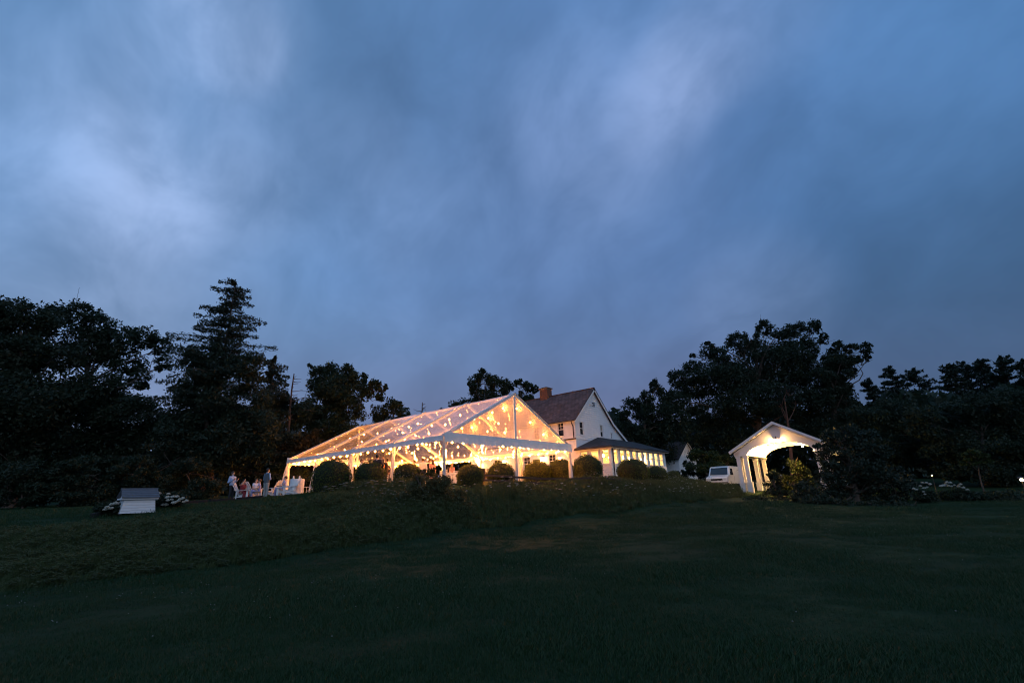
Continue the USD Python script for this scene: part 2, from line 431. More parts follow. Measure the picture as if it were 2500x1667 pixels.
for k in range(5):
    y = TL * k / 4
    yo = y + (0.06 if k == 0 else -0.06 if k == 4 else 0)
    for x in (0, TW):
        s = 1 if x == 0 else -1
        part('rafter', G().beam((x, yo, EZ + .02), (TW / 2, yo, EZ + RISE + .02), .09, .11), WHITE_METAL, tent)
        part('keder_rail', G().beam((x - s * .04, yo, EZ + .12), (TW / 2, yo, EZ + RISE + .125), .19, .03), WHITE_METAL, tent)
        gz = leg_ground(x, y)
        part('leg', G().tube([(x + s * .06, yo, gz - .05), (x + s * .06, yo, EZ)], .055, 8), WHITE_METAL, tent)
        part('foot_plate', G().box(x + s * .06 - .14, x + s * .06 + .14, yo - .14, yo + .14, gz - .01, gz + .02), STEEL, tent)
        part('knee_brace', G().tube([(x + s * .08, yo, EZ - .75), (x + s * .62, yo, EZ + .30)], .022, 6), WHITE_METAL, tent)
        if k < 4:
            part('side_brace', G().tube([(x + s * .06, yo, EZ - .7), (x + s * .06, yo + .75, EZ - .03)], .02, 6), WHITE_METAL, tent)
    if k in (1, 2, 3):
        part('tie_cable', G().tube([(.1, y, EZ + .02), (TW - .1, y, EZ + .02)], .008, 5), STEEL, tent)
for y0, y1 in [(TL * k / 4 + .06, TL * (k + 1) / 4 - .06) for k in range(4)]:
    for x in (0.06, TW - .06):
        part('eave_beam', G().beam((x, y0, EZ - .02), (x, y1, EZ - .02), .07, .12), WHITE_METAL, tent)
    part('ridge_beam', G().beam((TW / 2, y0, EZ + RISE - .03), (TW / 2, y1, EZ + RISE - .03), .09, .12), WHITE_METAL, tent)
for y in (.06, TL - .06):
    part('gable_beam', G().beam((.12, y, EZ + .02), (TW - .12, y, EZ + .02), .08, .12), WHITE_METAL, tent)
    gz = leg_ground(TW / 2, y)
    part('leg', G().tube([(TW / 2, y, gz - .05), (TW / 2, y, EZ - .05)], .055, 8), WHITE_METAL, tent)
    part('gable_post', G().box(TW / 2 - .09, TW / 2 + .09, y - .05, y + .05, EZ + .09, EZ + RISE - .12), WHITE_METAL, tent)

# roof skins, one between each two rafters on each slope, sagging a little, with wrinkles
for k in range(4):
    y0, y1 = TL * k / 4, TL * (k + 1) / 4
    for side in (0, 1):
        a = np.linspace(0, 1, 26); b = np.linspace(0, 1, 15)
        A_, B_ = np.meshgrid(a, b, indexing='ij')
        x = A_ * TW / 2
        z = EZ + RISE * A_ + .09 - .10 * np.sin(math.pi * B_) * np.sin(math.pi * np.clip(A_ * .9 + .06, 0, 1)) + .012 * np.sin(A_ * 46 + B_ * 3 + k) * np.sin(math.pi * B_) * np.sin(math.pi * A_) + .010 * np.sin(A_ * 83 + 2.1 * k + B_ * 5) * np.sin(math.pi * B_)
        if side:
            x = TW - x
        P_ = np.stack([x, y0 + B_ * (y1 - y0), z], -1)
        if side:
            P_ = P_[:, ::-1]
        part('roof_panel', G().grid(P_), VINYL, tent, smooth=True)

# valances with scalloped hems
def valance(p0, p1, top, drop_, out, sag=.0):
    p0, p1, out = map(lambda q: np.asarray(q, float), (p0, p1, out))
    ln = np.linalg.norm(p1 - p0); n = max(int(ln / .055), 8)
    t = np.linspace(0, 1, n + 1)
    rows = []
    sc = .085 * np.abs(np.sin(math.pi * t * ln / .38))
    for q in (0, .25, .5, .75, 1.0):
        z = top - q * drop_ + (q ** 2) * sc
        wob = q * (.02 * np.sin(t * ln * 5.1 + ln) + .012 * np.sin(t * ln * 12.7))
        rows.append(p0 + (p1 - p0) * t[:, None] + out * (.07 + .05 * q + wob)[:, None] + np.stack([0 * t, 0 * t, z], 1))
    return G().grid(np.array(rows))


for k in range(4):
    y0, y1 = TL * k / 4, TL * (k + 1) / 4
    part('side_valance', valance((0, y0, 0), (0, y1, 0), EZ + .09, .36, (-1, 0, 0)), CANVAS, tent, smooth=True)
    part('side_valance', valance((TW, y0, 0), (TW, y1, 0), EZ + .09, .36, (1, 0, 0)), CANVAS, tent, smooth=True)
for y, o in ((0, -1), (TL, 1)):
    for x0, x1 in ((-.05, TW / 2), (TW / 2, TW + .05)):
        part('gable_valance', valance((x0, y, 0), (x1, y, 0), EZ + .26, .62, (0, o, 0)), CANVAS, tent, smooth=True)
        # clear half of the gable
        xa, xb = (x0 + .15, x1 - .06) if o == -1 and x0 < 1 or x0 < 1 else (x0 + .06, x1 - .15)
        lo = EZ + .22
        tri = [(xa, max(roof_z(xa) - .04, lo)), (xb, max(roof_z(xb) - .04, lo)), (xb if x0 > 1 else xb, lo), (xa, lo)]
        g = G()
        pts = [(xx, y - o * .15, zz) for xx, zz in tri]
        g.add(pts, [(0, 1, 2, 3)])
        part('gable_panel', g, GABLE_VINYL, tent)
    for xs_ in np.linspace(1.9, TW - 1.9, 7):
        if abs(xs_ - TW / 2) > .5:
            part('panel_seam', G().box(xs_ - .008, xs_ + .008, y - o * .145 - .004, y - o * .145 + .004, EZ + .24, roof_z(xs_) - .1), GABLE_VINYL, tent)


def drape(x, y, dx, dy, gz, wtop, wbot, ph):
    """Gathered cloth tied round a leg: narrow under the eave, spreading towards the ground."""
    rows = []
    a = np.linspace(0, 2 * math.pi, 41)
    for q in np.linspace(0, 1, 16):
        z = EZ - .12 + (gz + .03 - EZ + .12) * q
        w = wtop + (wbot - wtop) * (q ** .8)
        r = w / 2 * (1 + .13 * np.sin(a * 9 + ph) + .07 * np.sin(a * 5 + 2 * ph + q))
        rows.append(np.stack([x + dx * w * .32 + r * np.cos(a), y + dy * w * .32 + r * .75 * np.sin(a), np.full_like(a, z)], 1))
    return G().grid(np.array(rows))


for (x, k, dx, dy, wb) in [(0, 0, .3, .2, .24), (0, 1, -.2, .9, .34), (0, 2, -.3, 1, .62), (0, 3, -.3, 1, .60), (0, 4, -.4, .8, .66), (TW, 0, .2, .2, .36), (TW, 1, .1, .2, .45), (TW, 2, .1, .3, .5), (TW, 3, .1, .3, .5), (TW, 4, .1, .3, .5)]:
    y = min(max(TL * k / 4, .06), TL - .06)
    part('leg_drape', drape(x + (.06 if x == 0 else -.06), y, dx, dy, leg_ground(x, y), .15, wb, k * 1.3 + x), DRAPE, tent, smooth=True)
for y in (.06, TL - .06):
    part('leg_drape', drape(TW / 2, y, 0, 0, leg_ground(TW / 2, y), .16, .24, y), DRAPE, tent, smooth=True)

# string lights: each string is a wire with bulbs; strings follow the rafters and the eaves
BULB = emit('warm_bulb', (1.0, .32, .040), 1050.0)
WIRE = M('dark_wire', (.03, .03, .03), .5, .1)
SOCK = M('bulb_socket', (.03, .03, .03), .5, .1)
_ico = trimesh.creation.icosphere(1, 1.0)


def string_light(pts, label, spacing=.62, r=.034, group='string lights in the tent', sag=.16):
    """Wire hung through the points (tent coordinates), sagging between them, with bulbs."""
    t = thing('string_light', label, 'string light', (TO[0], TO[1], BASE), ROT, group)
    line = []
    for a, b in zip(pts[:-1], pts[1:]):
        a, b = np.array(a, float), np.array(b, float)
        n = max(int(np.linalg.norm(b - a) / .2), 4)
        q = np.linspace(0, 1, n + 1)[(1 if line else 0):]
        for s in q:
            p = a + (b - a) * s; p[2] -= sag * 4 * s * (1 - s); line.append(p)
    line = np.array(line)
    part('wire', G().tube(line, .006, 4), WIRE, t)
    d = np.concatenate([[0], np.cumsum(np.linalg.norm(np.diff(line, axis=0), axis=1))])
    for s in np.arange(spacing * rng.uniform(.2, .8), d[-1], spacing):
        p = np.array([np.interp(s, d, line[:, k]) for k in range(3)])
        b = part('bulb', G().add(np.array(_ico.vertices) * (r, r, r * 1.2) + p - (0, 0, .10), _ico.faces), BULB, t, smooth=True)
        part('socket', G().tube([p - (0, 0, .06), p], .014, 5), SOCK, b)
    return t


E_ = EZ - .10
_names = ['front gable end', 'second rafter from the front gable', 'middle rafter', 'fourth rafter from the front gable', 'rear gable end']
for k in range(5):
    y = min(max(TL * k / 4, .35), TL - .35)
    string_light([(.15, y, E_), (TW / 2, y, EZ + RISE - .35), (TW - .15, y, E_)], f'warm bulb string climbing along the {_names[k]} inside the tent', sag=.22, spacing=1.6)
string_light([(.12, y, E_) for y in np.linspace(.2, TL - .2, 9)], 'warm bulb string along the long eave nearest the lawn', sag=.07, spacing=.85)
string_light([(TW - .12, y, E_) for y in np.linspace(.2, TL - .2, 9)], 'warm bulb string along the long eave on the house side', sag=.07, spacing=.85)
string_light([(x, .2, E_) for x in np.linspace(.2, TW - .2, 7)], 'warm bulb string under the scalloped front gable valance', sag=.07, spacing=.85)
string_light([(x, TL - .2, E_) for x in np.linspace(.2, TW - .2, 7)], 'warm bulb string under the rear gable valance', sag=.07, spacing=.85)
for k in range(4):
    ya, yb = TL * k / 4 + .3, TL * (k + 1) / 4 - .3
    string_light([(TW / 2, (ya + yb) / 2, EZ + RISE - .4), (TW - .2, yb if k % 2 == 0 else ya, E_)], f'short bulb string slanting from ridge to house-side eave in the {["front", "second", "third", "rear"][k]} bay', sag=.3, spacing=1.2)

# wash lamps clamped high on the house-side legs
WASH = emit('wash_lamp_glow', (1.0, .33, .045), 7000.0)
for k, lb in ((3, 'bright wash lamp clamped high on the fourth house-side leg'), (2, 'bright wash lamp clamped high on the middle leg of the house side'), (4, 'bright wash lamp clamped high on the far rear leg of the tent')):
    y = min(TL * k / 4, TL - .1)
    t = thing('wash_lamp', lb, 'lamp', world((TO[0], TO[1], BASE), (TW - .32, y, EZ - .38)), ROT)
    part('lamp_glass', G().ico((-.02, 0, 0), (.06, .075, .075), 2), WASH, t, smooth=True)
    part('clamp', G().box(.07, .24, -.04, .04, -.04, .04), STEEL, t)

# ------------------------------------------------------------------ the house
HO = np.array([5.269, 42.653, 1.10])              # foot of the house's front corner at the gable end
PAINT = M('white_house_paint', (.82, .81, .80), .55, .07, 3, bump=.15, bscale=40)
TRIM = M('white_trim_paint', (.76, .75, .73), .5, .06, 3)
GLASS = pane_mat('window_glass', (.86, .88, .88), .01, .07, .02)
DARKIN = M('dark_room', (.05, .045, .04), .9, .3, 2)
GUTTER = M('dark_gutter', (.05, .035, .028), .5, .2, 4)
CREAM = M('cream_room_wall', (.78, .68, .46), .8, .1, 2)
WOODF = M('wood_floor', (.22, .12, .06), .5, .25, 5)
BRICKIN = M('mortar', (.20, .15, .12), .9, .2, 6)
CURTAIN = M('pale_blind', (.55, .5, .42), .8, .15, 6)


def shingle_mat(name, color, along):
    if name in _looks:
        return _looks[name]
    c = np.array(color)
    n = {'tc': ('texture_coordinate', {}), 'b': ('brick_texture', {'color1': tuple(c * .75), 'color2': tuple(c * 1.3), 'mortar': tuple(c * .35), 'scale': 1.0, 'mortar_size': .012, 'brick_width': .30, 'row_height': .15}),
         'mp': ('mapping', {'rotation': along}), 'nn': ('noise_texture', {'scale': 1.2, 'detail': 5}), 'r': ('rgb_ramp', {'ramp': [(.3, (.7, .7, .7)), (.7, (1.25, 1.2, 1.15))]}),
         'm': ('mix_color', {'blend_type': 'multiply', 'fac': 1.0, 'use_clamp': False}), 'p': ('principled_bsdf', {'roughness': .85, 'specular_ior_level': .25}), 'bu': ('bump', {'strength': .7, 'distance': .02})}
    L = [('tc.object', 'mp.vector'), ('mp.vector', 'b.vector'), ('tc.object', 'nn.vector'), ('nn.fac', 'r.fac'), ('b.color', 'm.a'), ('r.color', 'm.b'), ('m.result', 'p.base_color'), ('b.fac', 'bu.height'), ('bu.normal', 'p.normal')]
    _looks[name] = usdkit.material(stage, '/World/Looks/' + name, n, L, surface='p.BSDF')
    return _looks[name]


ROOFM = shingle_mat('brown_roof_shingles', (.115, .082, .080), (-.73, 0, math.pi / 2))
ROOFD = shingle_mat('dark_roof_shingles', (.055, .055, .06), (-.4, 0, 0))

house = thing('farmhouse', 'white clapboard farmhouse with brown shingled gable roof and brick chimney behind the tent', 'house', HO, ROT)
HL, PK, EV = 13.0, 8.37, 5.35
GABLE = Polygon([(0, 0), (0, EV), (3.33, PK), (6.2, 5.42), (8.9, 3.70), (8.9, 0)])


def boards(parent, axis, at_, out, u0, u1, z0, z1, holes, step=.20, poly=None, mat=None, name='clapboard'):
    """Lapped boards on a wall in the plane axis = at_; u runs along the other horizontal axis; holes are (u0, u1, z0, z1)."""
    z = z0
    while z < z1 - .02:
        zt = min(z + step + .02, z1)
        spans = [(u0, u1)]
        if poly is not None:
            cut = poly.intersection(sbox(u0 - 1, z + step * .35, u1 + 1, z + step * .65))
            spans = [(g.bounds[0], g.bounds[2]) for g in getattr(cut, 'geoms', [cut]) if not g.is_empty]
        for a, b, c, d in holes:
            if c < z + step * .6 and d > z + step * .4:
                spans = [q for s in spans for q in ((s[0], min(s[1], a)), (max(s[0], b), s[1])) if q[1] - q[0] > .03]
        for s0, s1 in spans:
            v = []
            for u in (s0, s1):
                for off, zz in ((0, z), (.055, z), (.008, zt), (0, zt)):
                    v.append((u, at_ + out * off, zz) if axis == 1 else (at_ + out * off, u, zz))
            f = [(0, 1, 2, 3), (7, 6, 5, 4), (0, 4, 5, 1), (1, 5, 6, 2), (2, 6, 7, 3), (3, 7, 4, 0)]
            part(name, G().add(v, f), mat or PAINT, parent)
        z += step


def window(parent, axis, at_, out, u0, u1, z0, z1, lit=False, blind=False, mullion=1, back=True):
    """A sash window: frame, sill, rails, pane and the dark room behind."""
    def bx(a, b, c, d, e, h):                     # along u, depth, z
        d0, d1 = sorted((at_ + out * c, at_ + out * d))
        return (a, b, d0, d1, e, h) if axis == 1 else (d0, d1, a, b, e, h)
    g = G(); t = .085
    for q in ((u0 - t, u0, 0, .055, z0 - .02, z1 + t), (u1, u1 + t, 0, .055, z0 - .02, z1 + t), (u0, u1, 0, .055, z1, z1 + t)):
        g.box(*bx(*q))
    w = part('window', g, TRIM, parent)
    part('sill', G().box(*bx(u0 - t - .03, u1 + t + .03, 0, .09, z0 - .075, z0 - .022)), TRIM, w)
    g = G(); zm = (z0 + z1) / 2; r = .04
    for a, b, c, d in ((u0, u0 + r, z0, z1), (u1 - r, u1, z0, z1), (u0 + r, u1 - r, z0, z0 + r), (u0 + r, u1 - r, z1 - r, z1), (u0 + r, u1 - r, zm - .025, zm + .025)):
        g.box(*bx(a, b, -.045, .012, c, d))
    if mullion > 1:
        for um in np.linspace(u0, u1, mullion + 1)[1:-1]:
            g.box(*bx(um - .012, um + .012, -.03, .0, zm + .025, z1 - r))
        for zz in (zm + (z1 - zm) * .5,):
            g.box(*bx(u0 + r, u1 - r, -.028, -.002, zz - .012, zz + .012))
    part('sash', g, TRIM, w)
    c0, c1 = at_ - out * .03, at_ - out * .03
    v = [(u, c0, z) if axis == 1 else (c0, u, z) for u, z in ((u0, z0), (u1, z0), (u1, z1), (u0, z1))]
    part('pane', G().add(v, [(0, 1, 2, 3)]), GLASS, w)
    if blind:
        part('blind', G().box(*bx(u0 + .03, u1 - .03, -.10, -.08, zm - .1, z1)), CURTAIN, w)
    if back:
        part('room', G().box(*bx(u0 - .05, u1 + .05, -.32, -.30, z0 - .05, z1 + .05)).box(*bx(u0 - .06, u0 - .05, -.30, -.05, z0 - .05, z1 + .05)).box(*bx(u1 + .05, u1 + .06, -.30, -.05, z0 - .05, z1 + .05)), DARKIN, w)
    return w


gw = [(.70, 1.30, 3.95, 5.10), (4.18, 4.68, 4.0, 5.10), (6.08, 6.38, 3.95, 4.50)]
fw_ = [(1.2, 1.82, 3.92, 5.08), (2.5, 3.12, 3.92, 5.08), (4.0, 4.62, 3.92, 5.08), (6.6, 7.2, 3.92, 5.08), (9.2, 9.8, 3.92, 5.08)]
ff = [(2.25, 3.0, 1.3, 2.4), (5.2, 6.0, 1.1, 2.4), (9.0, 9.8, 1.1, 2.4)]
# walls behind the boards
wall = G()
inner = GABLE.difference(Polygon([(6.3, 0), (6.3, .5), (6.4, .5), (6.4, 0)]))
for hsl in gw:
    inner = inner.difference(sbox(hsl[0], hsl[2], hsl[1], hsl[3]))
wall.prism(inner, 0.0, .04, 1)
part('gable_wall', wall, PAINT, house)
part('rear_gable_wall', G().prism(GABLE, HL - .04, HL, 1), PAINT, house)
fr = sbox(.05, 0, HL - .05, EV)
for hsl in fw_ + ff:
    fr = fr.difference(sbox(hsl[0], hsl[2], hsl[1], hsl[3]))
part('front_wall', G().prism(fr, 0.0, .04, 0), PAINT, house)
boards(house, 1, -.002, -1, 0, 9, 3.55, PK, [(a - .08, b + .08, c - .08, d + .08) for a, b, c, d in gw], poly=GABLE)
boards(house, 0, -.002, -1, .0, HL, .0, EV - .06, [(a - .08, b + .08, c - .08, d + .08) for a, b, c, d in fw_ + ff] + [(3.9, 4.95, 0, 2.2), (0, HL, 3.5, 3.62)])
for i, w in enumerate(gw):
    window(house, 1, -.002, -1, *w, blind=i == 1)
for i, w in enumerate(fw_):
    window(house, 0, -.002, -1, *w, mullion=2, blind=i in (1,))
for w in ff:
    window(house, 0, -.002, -1, *w, mullion=2)
part('corner_board', G().box(-.045, .10, -.045, -.002, 0, EV).box(-.045, -.002, -.002, .10, 0, EV), TRIM, house)
part('belt_trim', G().box(-.09, -.002, -.05, HL, 3.5, 3.62), GUTTER, house, label='dark band between the storeys of the front wall')
part('foundation', G().box(-.06, -.003, .0, HL, -.8, 0.0), M('grey_foundation', (.22, .21, .20), .9, .2), house)
# door and lanterns on the ground floor
dr = part('door', G().box(-.03, .0, 4.02, 4.88, .12, 2.10), M('green_door', (.05, .07, .05), .5), house)
part('door_frame', G().box(-.06, -.002, 3.9, 4.0, .1, 2.2).box(-.06, -.002, 4.9, 5.0, .1, 2.2).box(-.06, -.002, 4.0, 4.9, 2.12, 2.22), TRIM, dr)
part('handle', G().ico((-.07, 4.14, 1.05), .035, 1), STEEL, dr)
# roof: two slopes and the shallower lean-to slope behind, with overhangs; eaves, rake boards and gutter
def slab(x0, z0, x1, z1, y0, y1, th=.10):
    d = np.array([x1 - x0, z1 - z0]); n = np.array([-d[1], d[0]]) / np.linalg.norm(d); n = n * (1 if n[1] > 0 else -1) * th
    return G().prism([(x0, z0), (x1, z1), (x1 + n[0], z1 + n[1]), (x0 + n[0], z0 + n[1])], y0, y1, 1)


sl = (PK - EV) / 3.33
part('front_roof', slab(-.32, EV - .32 * sl + .02, 3.33, PK + .02, -.30, HL + .3), ROOFM, house)
part('rear_roof', slab(3.335, PK + .02, 6.35, 5.42, -.30, HL + .3), ROOFM, house)
part('rear_roof', slab(6.36, 5.40, 9.2, 3.60, -.30, HL + .3), ROOFM, house)
part('ridge_cap', G().beam((3.33, -.30, PK + .14), (3.33, HL + .3, PK + .14), .22, .05), ROOFM, house)
g = G()
for a, b in (((-.32, EV - .32 * sl - .19), (3.33, PK - .19)), ((3.34, PK - .19), (6.35, 5.21))):
    g.beam((a[0], -.275, a[1]), (b[0], -.275, b[1]), .05, .20, (0, 1, 0)) if False else g.add(*slab(a[0], a[1] - .02, b[0], b[1] - .02, -.30, -.25, .20).get())
part('rake_board', g, TRIM, house)
part('rake_board', slab(6.36, 5.17, 9.2, 3.37, -.30, -.25, .20), TRIM, house)
part('soffit', G().box(-.30, -.03, -.25, HL + .25, EV - .27, EV - .24), TRIM, house)
part('gutter', G().tube([(-.36, -.30, EV - .22), (-.36, HL + .3, EV - .22)], .06, 8), GUTTER, house)
part('downspout', G().tube([(-.34, .12, EV - .25), (-.34, .12, EV - .42), (-.09, .14, EV - .72), (-.09, .14, 3.64)], .045, 8), GUTTER, house)
lv = part('attic_vent', G().box(3.1, 3.56, -.05, -.03, 6.72, 7.10), GUTTER, house)
part('floodlight', G().box(2.62, 2.74, -.20, -.04, 6.80, 6.90).box(2.92, 3.04, -.20, -.04, 6.80, 6.90).box(2.55, 3.6, -.04, -.034, 6.66, 7.0), TRIM, lv)
# chimney of bricks on the ridge
ch = part('chimney', G().box(2.95, 3.71, 5.0, 5.95, 7.6, 9.2).box(2.93, 3.73, 4.98, 5.97, 9.2, 9.32), BRICKIN, house)
BRK = M('chimney_brick', (.27, .125, .075), .85, .3, 6, rand=.35)
g = G()
for row in range(23):
    z = 7.62 + row * .069
    for face in range(4):
        L_ = .76 if face in (0, 2) else .95
        n = int(L_ / .215)
        for i in range(n + 1):
            a = i * L_ / n - (.1 if row % 2 else 0); b = a + L_ / n - .012
            a, b = max(a, 0), min(b, L_)
            if b - a < .03:
                continue
            o = .014 + .004 * ((i * 7 + row * 3) % 3)
            if face == 0: g.box(2.95 + a, 2.95 + b, 5.0 - o, 4.998, z, z + .058)
            elif face == 2: g.box(2.95 + a, 2.95 + b, 5.952, 5.95 + o, z, z + .058)
            elif face == 1: g.box(2.95 - o, 2.948, 5.0 + a, 5.0 + b, z, z + .058)
            else: g.box(3.712, 3.71 + o, 5.0 + a, 5.0 + b, z, z + .058)
tag(part('brickwork', g, BRK, ch), kind='stuff')
part('chimney_cap', G().box(2.84, 3.82, 4.89, 6.06, 9.325, 9.40).box(3.05, 3.6, 5.15, 5.8, 9.40, 9.50), M('chimney_cap_stone', (.18, .12, .09), .9), ch)

# sunroom along the gable end, windows all round, lit inside
SY, SX, SE = -3.35, -.12, 2.55                    # front face y, left face x, eave height
sun_ = house
fwin = [(2.57, 3.2), (1.52, 2.24), (.49, 1.14)]
fwin = [(-a - .45, -b - .45) for b, a in ((.02, .70), (1.05, 1.78), (2.10, 2.76))]
rwin = [(.34 + 1.075 * i, .34 + 1.075 * i + .74) for i in range(9)]
W0, W1 = 1.22, 2.36
XR = 10.35
def side_wall(axis, at_, out, u0, u1, wins, nm):
    hol = [(a, b, W0, W1) for a, b in wins]
    pg = sbox(u0, -.6, u1, SE)
    for a, b, c, d in hol:
        pg = pg.difference(sbox(a, c, b, d))
    lo, hi = sorted((at_, at_ - out * .10))
    part(nm, G().prism(pg, lo, hi, axis), PAINT, house)
    boards(house, axis, at_ + out * .002, out, u0, u1, -.1, W0 - .09, [], step=.165)
    for a, b, c, d in hol:
        window(house, axis, at_ + out * .002, out, a, b, c, d, back=False)
side_wall(1, SY, -1, SX, XR, rwin, 'sunroom_end_wall')
side_wall(0, SX, -1, SY + .10, -.003, fwin, 'sunroom_front_wall')
part('sunroom_far_wall', G().box(XR - .10, XR, SY + .10, 2.0, -.6, SE), PAINT, house)
part('sunroom_floor', G().box(SX + .1, XR - .1, SY + .1, -.01, .1, .2), WOODF, house)
part('sunroom_inner_wall', G().box(SX + .1, XR - .1, -.035, -.012, .2, SE), CREAM, house)
part('sunroom_ceiling', G().box(SX + .1, XR - .1, SY + .1, -.04, SE - .06, SE - .01), CREAM, house)
part('corner_post', G().box(SX - .05, SX + .12, SY - .05, SY - .004, -.3, SE).box(SX - .05, SX - .004, SY - .004, SY + .12, -.3, SE), TRIM, house)
part('sunroom_downspout', G().tube([(SX + .25, SY - .09, SE), (SX + .25, SY - .09, 0)], .045, 8), GUTTER, house)
ap = (3.6, -.03, 3.80)
e0, e1, e2_, e3 = (SX - .30, -.03, SE + .02), (SX - .30, SY - .30, SE + .02), (XR + .3, SY - .30, SE + .02), (XR + .3, -.03, 3.80)
th = np.array([0, 0, .09])
for nm, q in (('hip_roof', [e0, e1, ap]), ('lean_to_roof', [e1, e2_, e3, ap])):
    q = [np.array(x, float) for x in q]; n = len(q)
    v = q + [x + th for x in q]
    f = [(0, i, i + 1) for i in range(1, n - 1)] + [(n, n + i + 1, n + i) for i in range(1, n - 1)]
    f += [t for i in range(n) for t in ((i, (i + 1) % n + n, (i + 1) % n), (i, i + n, (i + 1) % n + n))]
    part(nm, G().add(v, np.array(f)[:, ::-1]), ROOFD, house)
part('sunroom_fascia', G().box(SX - .27, XR + .27, SY - .28, SY - .25, SE - .12, SE + .015).box(SX - .27, SX - .24, SY - .25, -.05, SE - .12, SE + .015), TRIM, house)
part('sunroom_gutter', G().tube([(SX - .3, SY - .34, SE - .01), (XR + .3, SY - .34, SE - .01)], .05, 8), GUTTER, house)
part('sunroom_gutter', G().tube([(SX - .34, SY - .3, SE - .01), (SX - .34, -.05, SE - .01)], .05, 8), GUTTER, house)
LAMP = emit('room_lamp_glow', (1.0, .60, .22), 150.0)
for i, x in enumerate((1.2, 3.0, 4.8, 6.6, 8.4, 9.6)):
    y = SY + 1.5 + .35 * (i % 2)
    t = thing('pendant_lamp', ['round pendant lamp nearest the sunroom corner window', 'second pendant lamp from the sunroom corner', 'third pendant lamp from the sunroom corner', 'fourth pendant lamp from the sunroom corner', 'fifth pendant lamp from the sunroom corner', 'pendant lamp at the far end of the sunroom'][i], 'lamp', world(HO, (x, y, 0)), ROT, 'pendant lamps in the sunroom')
    part('globe', G().ico((0, 0, 1.98), .14, 2), LAMP, t, smooth=True)
    part('stem', G().tube([(0, 0, 2.1), (0, 0, SE - .07)], .015, 6), GUTTER, t)

# wall lanterns on the front of the house
LGLOW = emit('lantern_glow', (1.0, .50, .16), 40.0)
for (y, z, s, lb) in ((3.60, 2.05, 1.5, 'large lit lantern on the house front beside the door'), (1.75, 2.0, .9, 'small lit lantern on the house front near the corner'), (8.3, 2.1, 1.3, 'lit lantern on the house front behind the tent leg'), (11.6, 2.0, 1.5, 'lit lantern at the far left of the house front')):
    t = thing('wall_lantern', lb, 'lantern', world(HO, (-.05, y, z)), ROT, None)
    part('glass', G().box(-.22 * s, -.06 * s, -.08 * s, .08 * s, -.14 * s, .14 * s), LGLOW, t)
    part('lantern_frame', G().box(-.25 * s, -.03 * s, -.11 * s, .11 * s, .145 * s, .19 * s).box(-.25 * s, -.03 * s, -.11 * s, .11 * s, -.18 * s, -.145 * s).box(-.06 * s, .018, -.05, .05, -.18 * s, .19 * s), GUTTER, t)

# small white cottage beyond the sunroom
CO = np.array([18.973, 58.0, 1.05])
cot = thing('cottage', 'small white gabled cottage with dark roof beyond the sunroom', 'house', CO, ROT)
CP = Polygon([(0, 0), (0, 2.72), (2.9, 4.65), (5.4, 2.72), (5.4, 0)])
part('wall', G().prism(CP, 0, .1, 1).box(0, .1, .1, 9, 0, 2.72).box(5.3, 5.4, .1, 9, 0, 2.72), PAINT, cot)
part('wall', G().prism(CP, 9, 9.1, 1), PAINT, cot)
boards(cot, 1, -.002, -1, 0, 6, 0, 4.65, [(1.9, 2.5, 2.75, 3.5)], poly=CP)
boards(cot, 0, -.002, -1, 0, 9, 0, 2.7, [(1.5, 2.3, 1.0, 2.0)])
part('roof', slab(-.35, 2.72 - .35 * .666, 2.9, 4.67, -.25, 9.3), ROOFD, cot)
part('roof', slab(2.905, 4.67, 5.75, 2.72 - .35 * .77, -.25, 9.3), ROOFD, cot)
g = slab(-.35, 2.72 - .35 * .666 - .16, 2.9, 4.51, -.25, -.21, .14)
g.add(*slab(2.905, 4.51, 5.75, 2.72 - .35 * .77 - .16, -.25, -.21, .14).get())
part('rake_board', g, TRIM, cot)
window(cot, 1, -.002, -1, 1.98, 2.42, 2.85, 3.42)
window(cot, 0, -.002, -1, 1.58, 2.22, 1.08, 1.92)

# a lit house glimpsed far behind the cottage
fh = at(1711, 1112, 78); fz = ground_z(fh[0], fh[1])
far = thing('far_house', 'far house behind the cottage, its lit windows glowing through leaves', 'house', (fh[0], fh[1], fz), 20)
ftop = at(1711, 1085, 78)[2] - fz
part('wall', G().box(-3, 3, 0, 5, -.3, ftop), PAINT, far)
part('roof', G().prism([(-3.4, ftop), (0, ftop + 2.0), (3.4, ftop)], -.3, 5.3, 1), ROOFD, far)
FW = emit('far_window_glow', (1.0, .62, .2), 1.6)
zc = at(1711, 1105, 78)[2] - fz
for x0, x1 in ((-1.1, .0), (.5, 1.0), (1.6, 2.0)):
    w = part('window', G().box(x0 - .08, x1 + .08, -.05, -.004, zc - .65, zc + .55), TRIM, far)
    part('pane', G().box(x0, x1, -.06, -.052, zc - .55, zc + .45), FW, w)

# ------------------------------------------------------------------ the portico (drive-through canopy)
PO = np.array([17.563, 40.5, -.20])               # eave tip of its front gable; local -y runs to the right
PW, PD, PE, PR = 7.0, 6.2, 3.07, 1.98
por = thing('portico', 'white arched portico with gabled roof and paired square columns, brightly lit inside', 'portico', PO, ROT)
PPAINT = M('portico_white_paint', (.76, .74, .70), .5, .05, 3, bump=.08)


def arch_z(y):                                    # underside of the arch
    t = np.clip((y + PW / 2) / (PW / 2 - 1.08), -1, 1)
    return 2.74 + .98 * np.sqrt(np.maximum(1 - (abs(t) ** 2.0) * .985, 0)) - .12


def gable_front(x0, x1):
    ys = np.linspace(-PW + 1.08, -1.08, 31)
    low = [(y, arch_z(y)) for y in ys]
    top = [(-.16, 2.72), (-.16, PE - .06), (-PW / 2, PE + PR - .12), (-PW + .16, PE - .06), (-PW + .16, 2.72)]
    return Polygon(low + top).buffer(0)


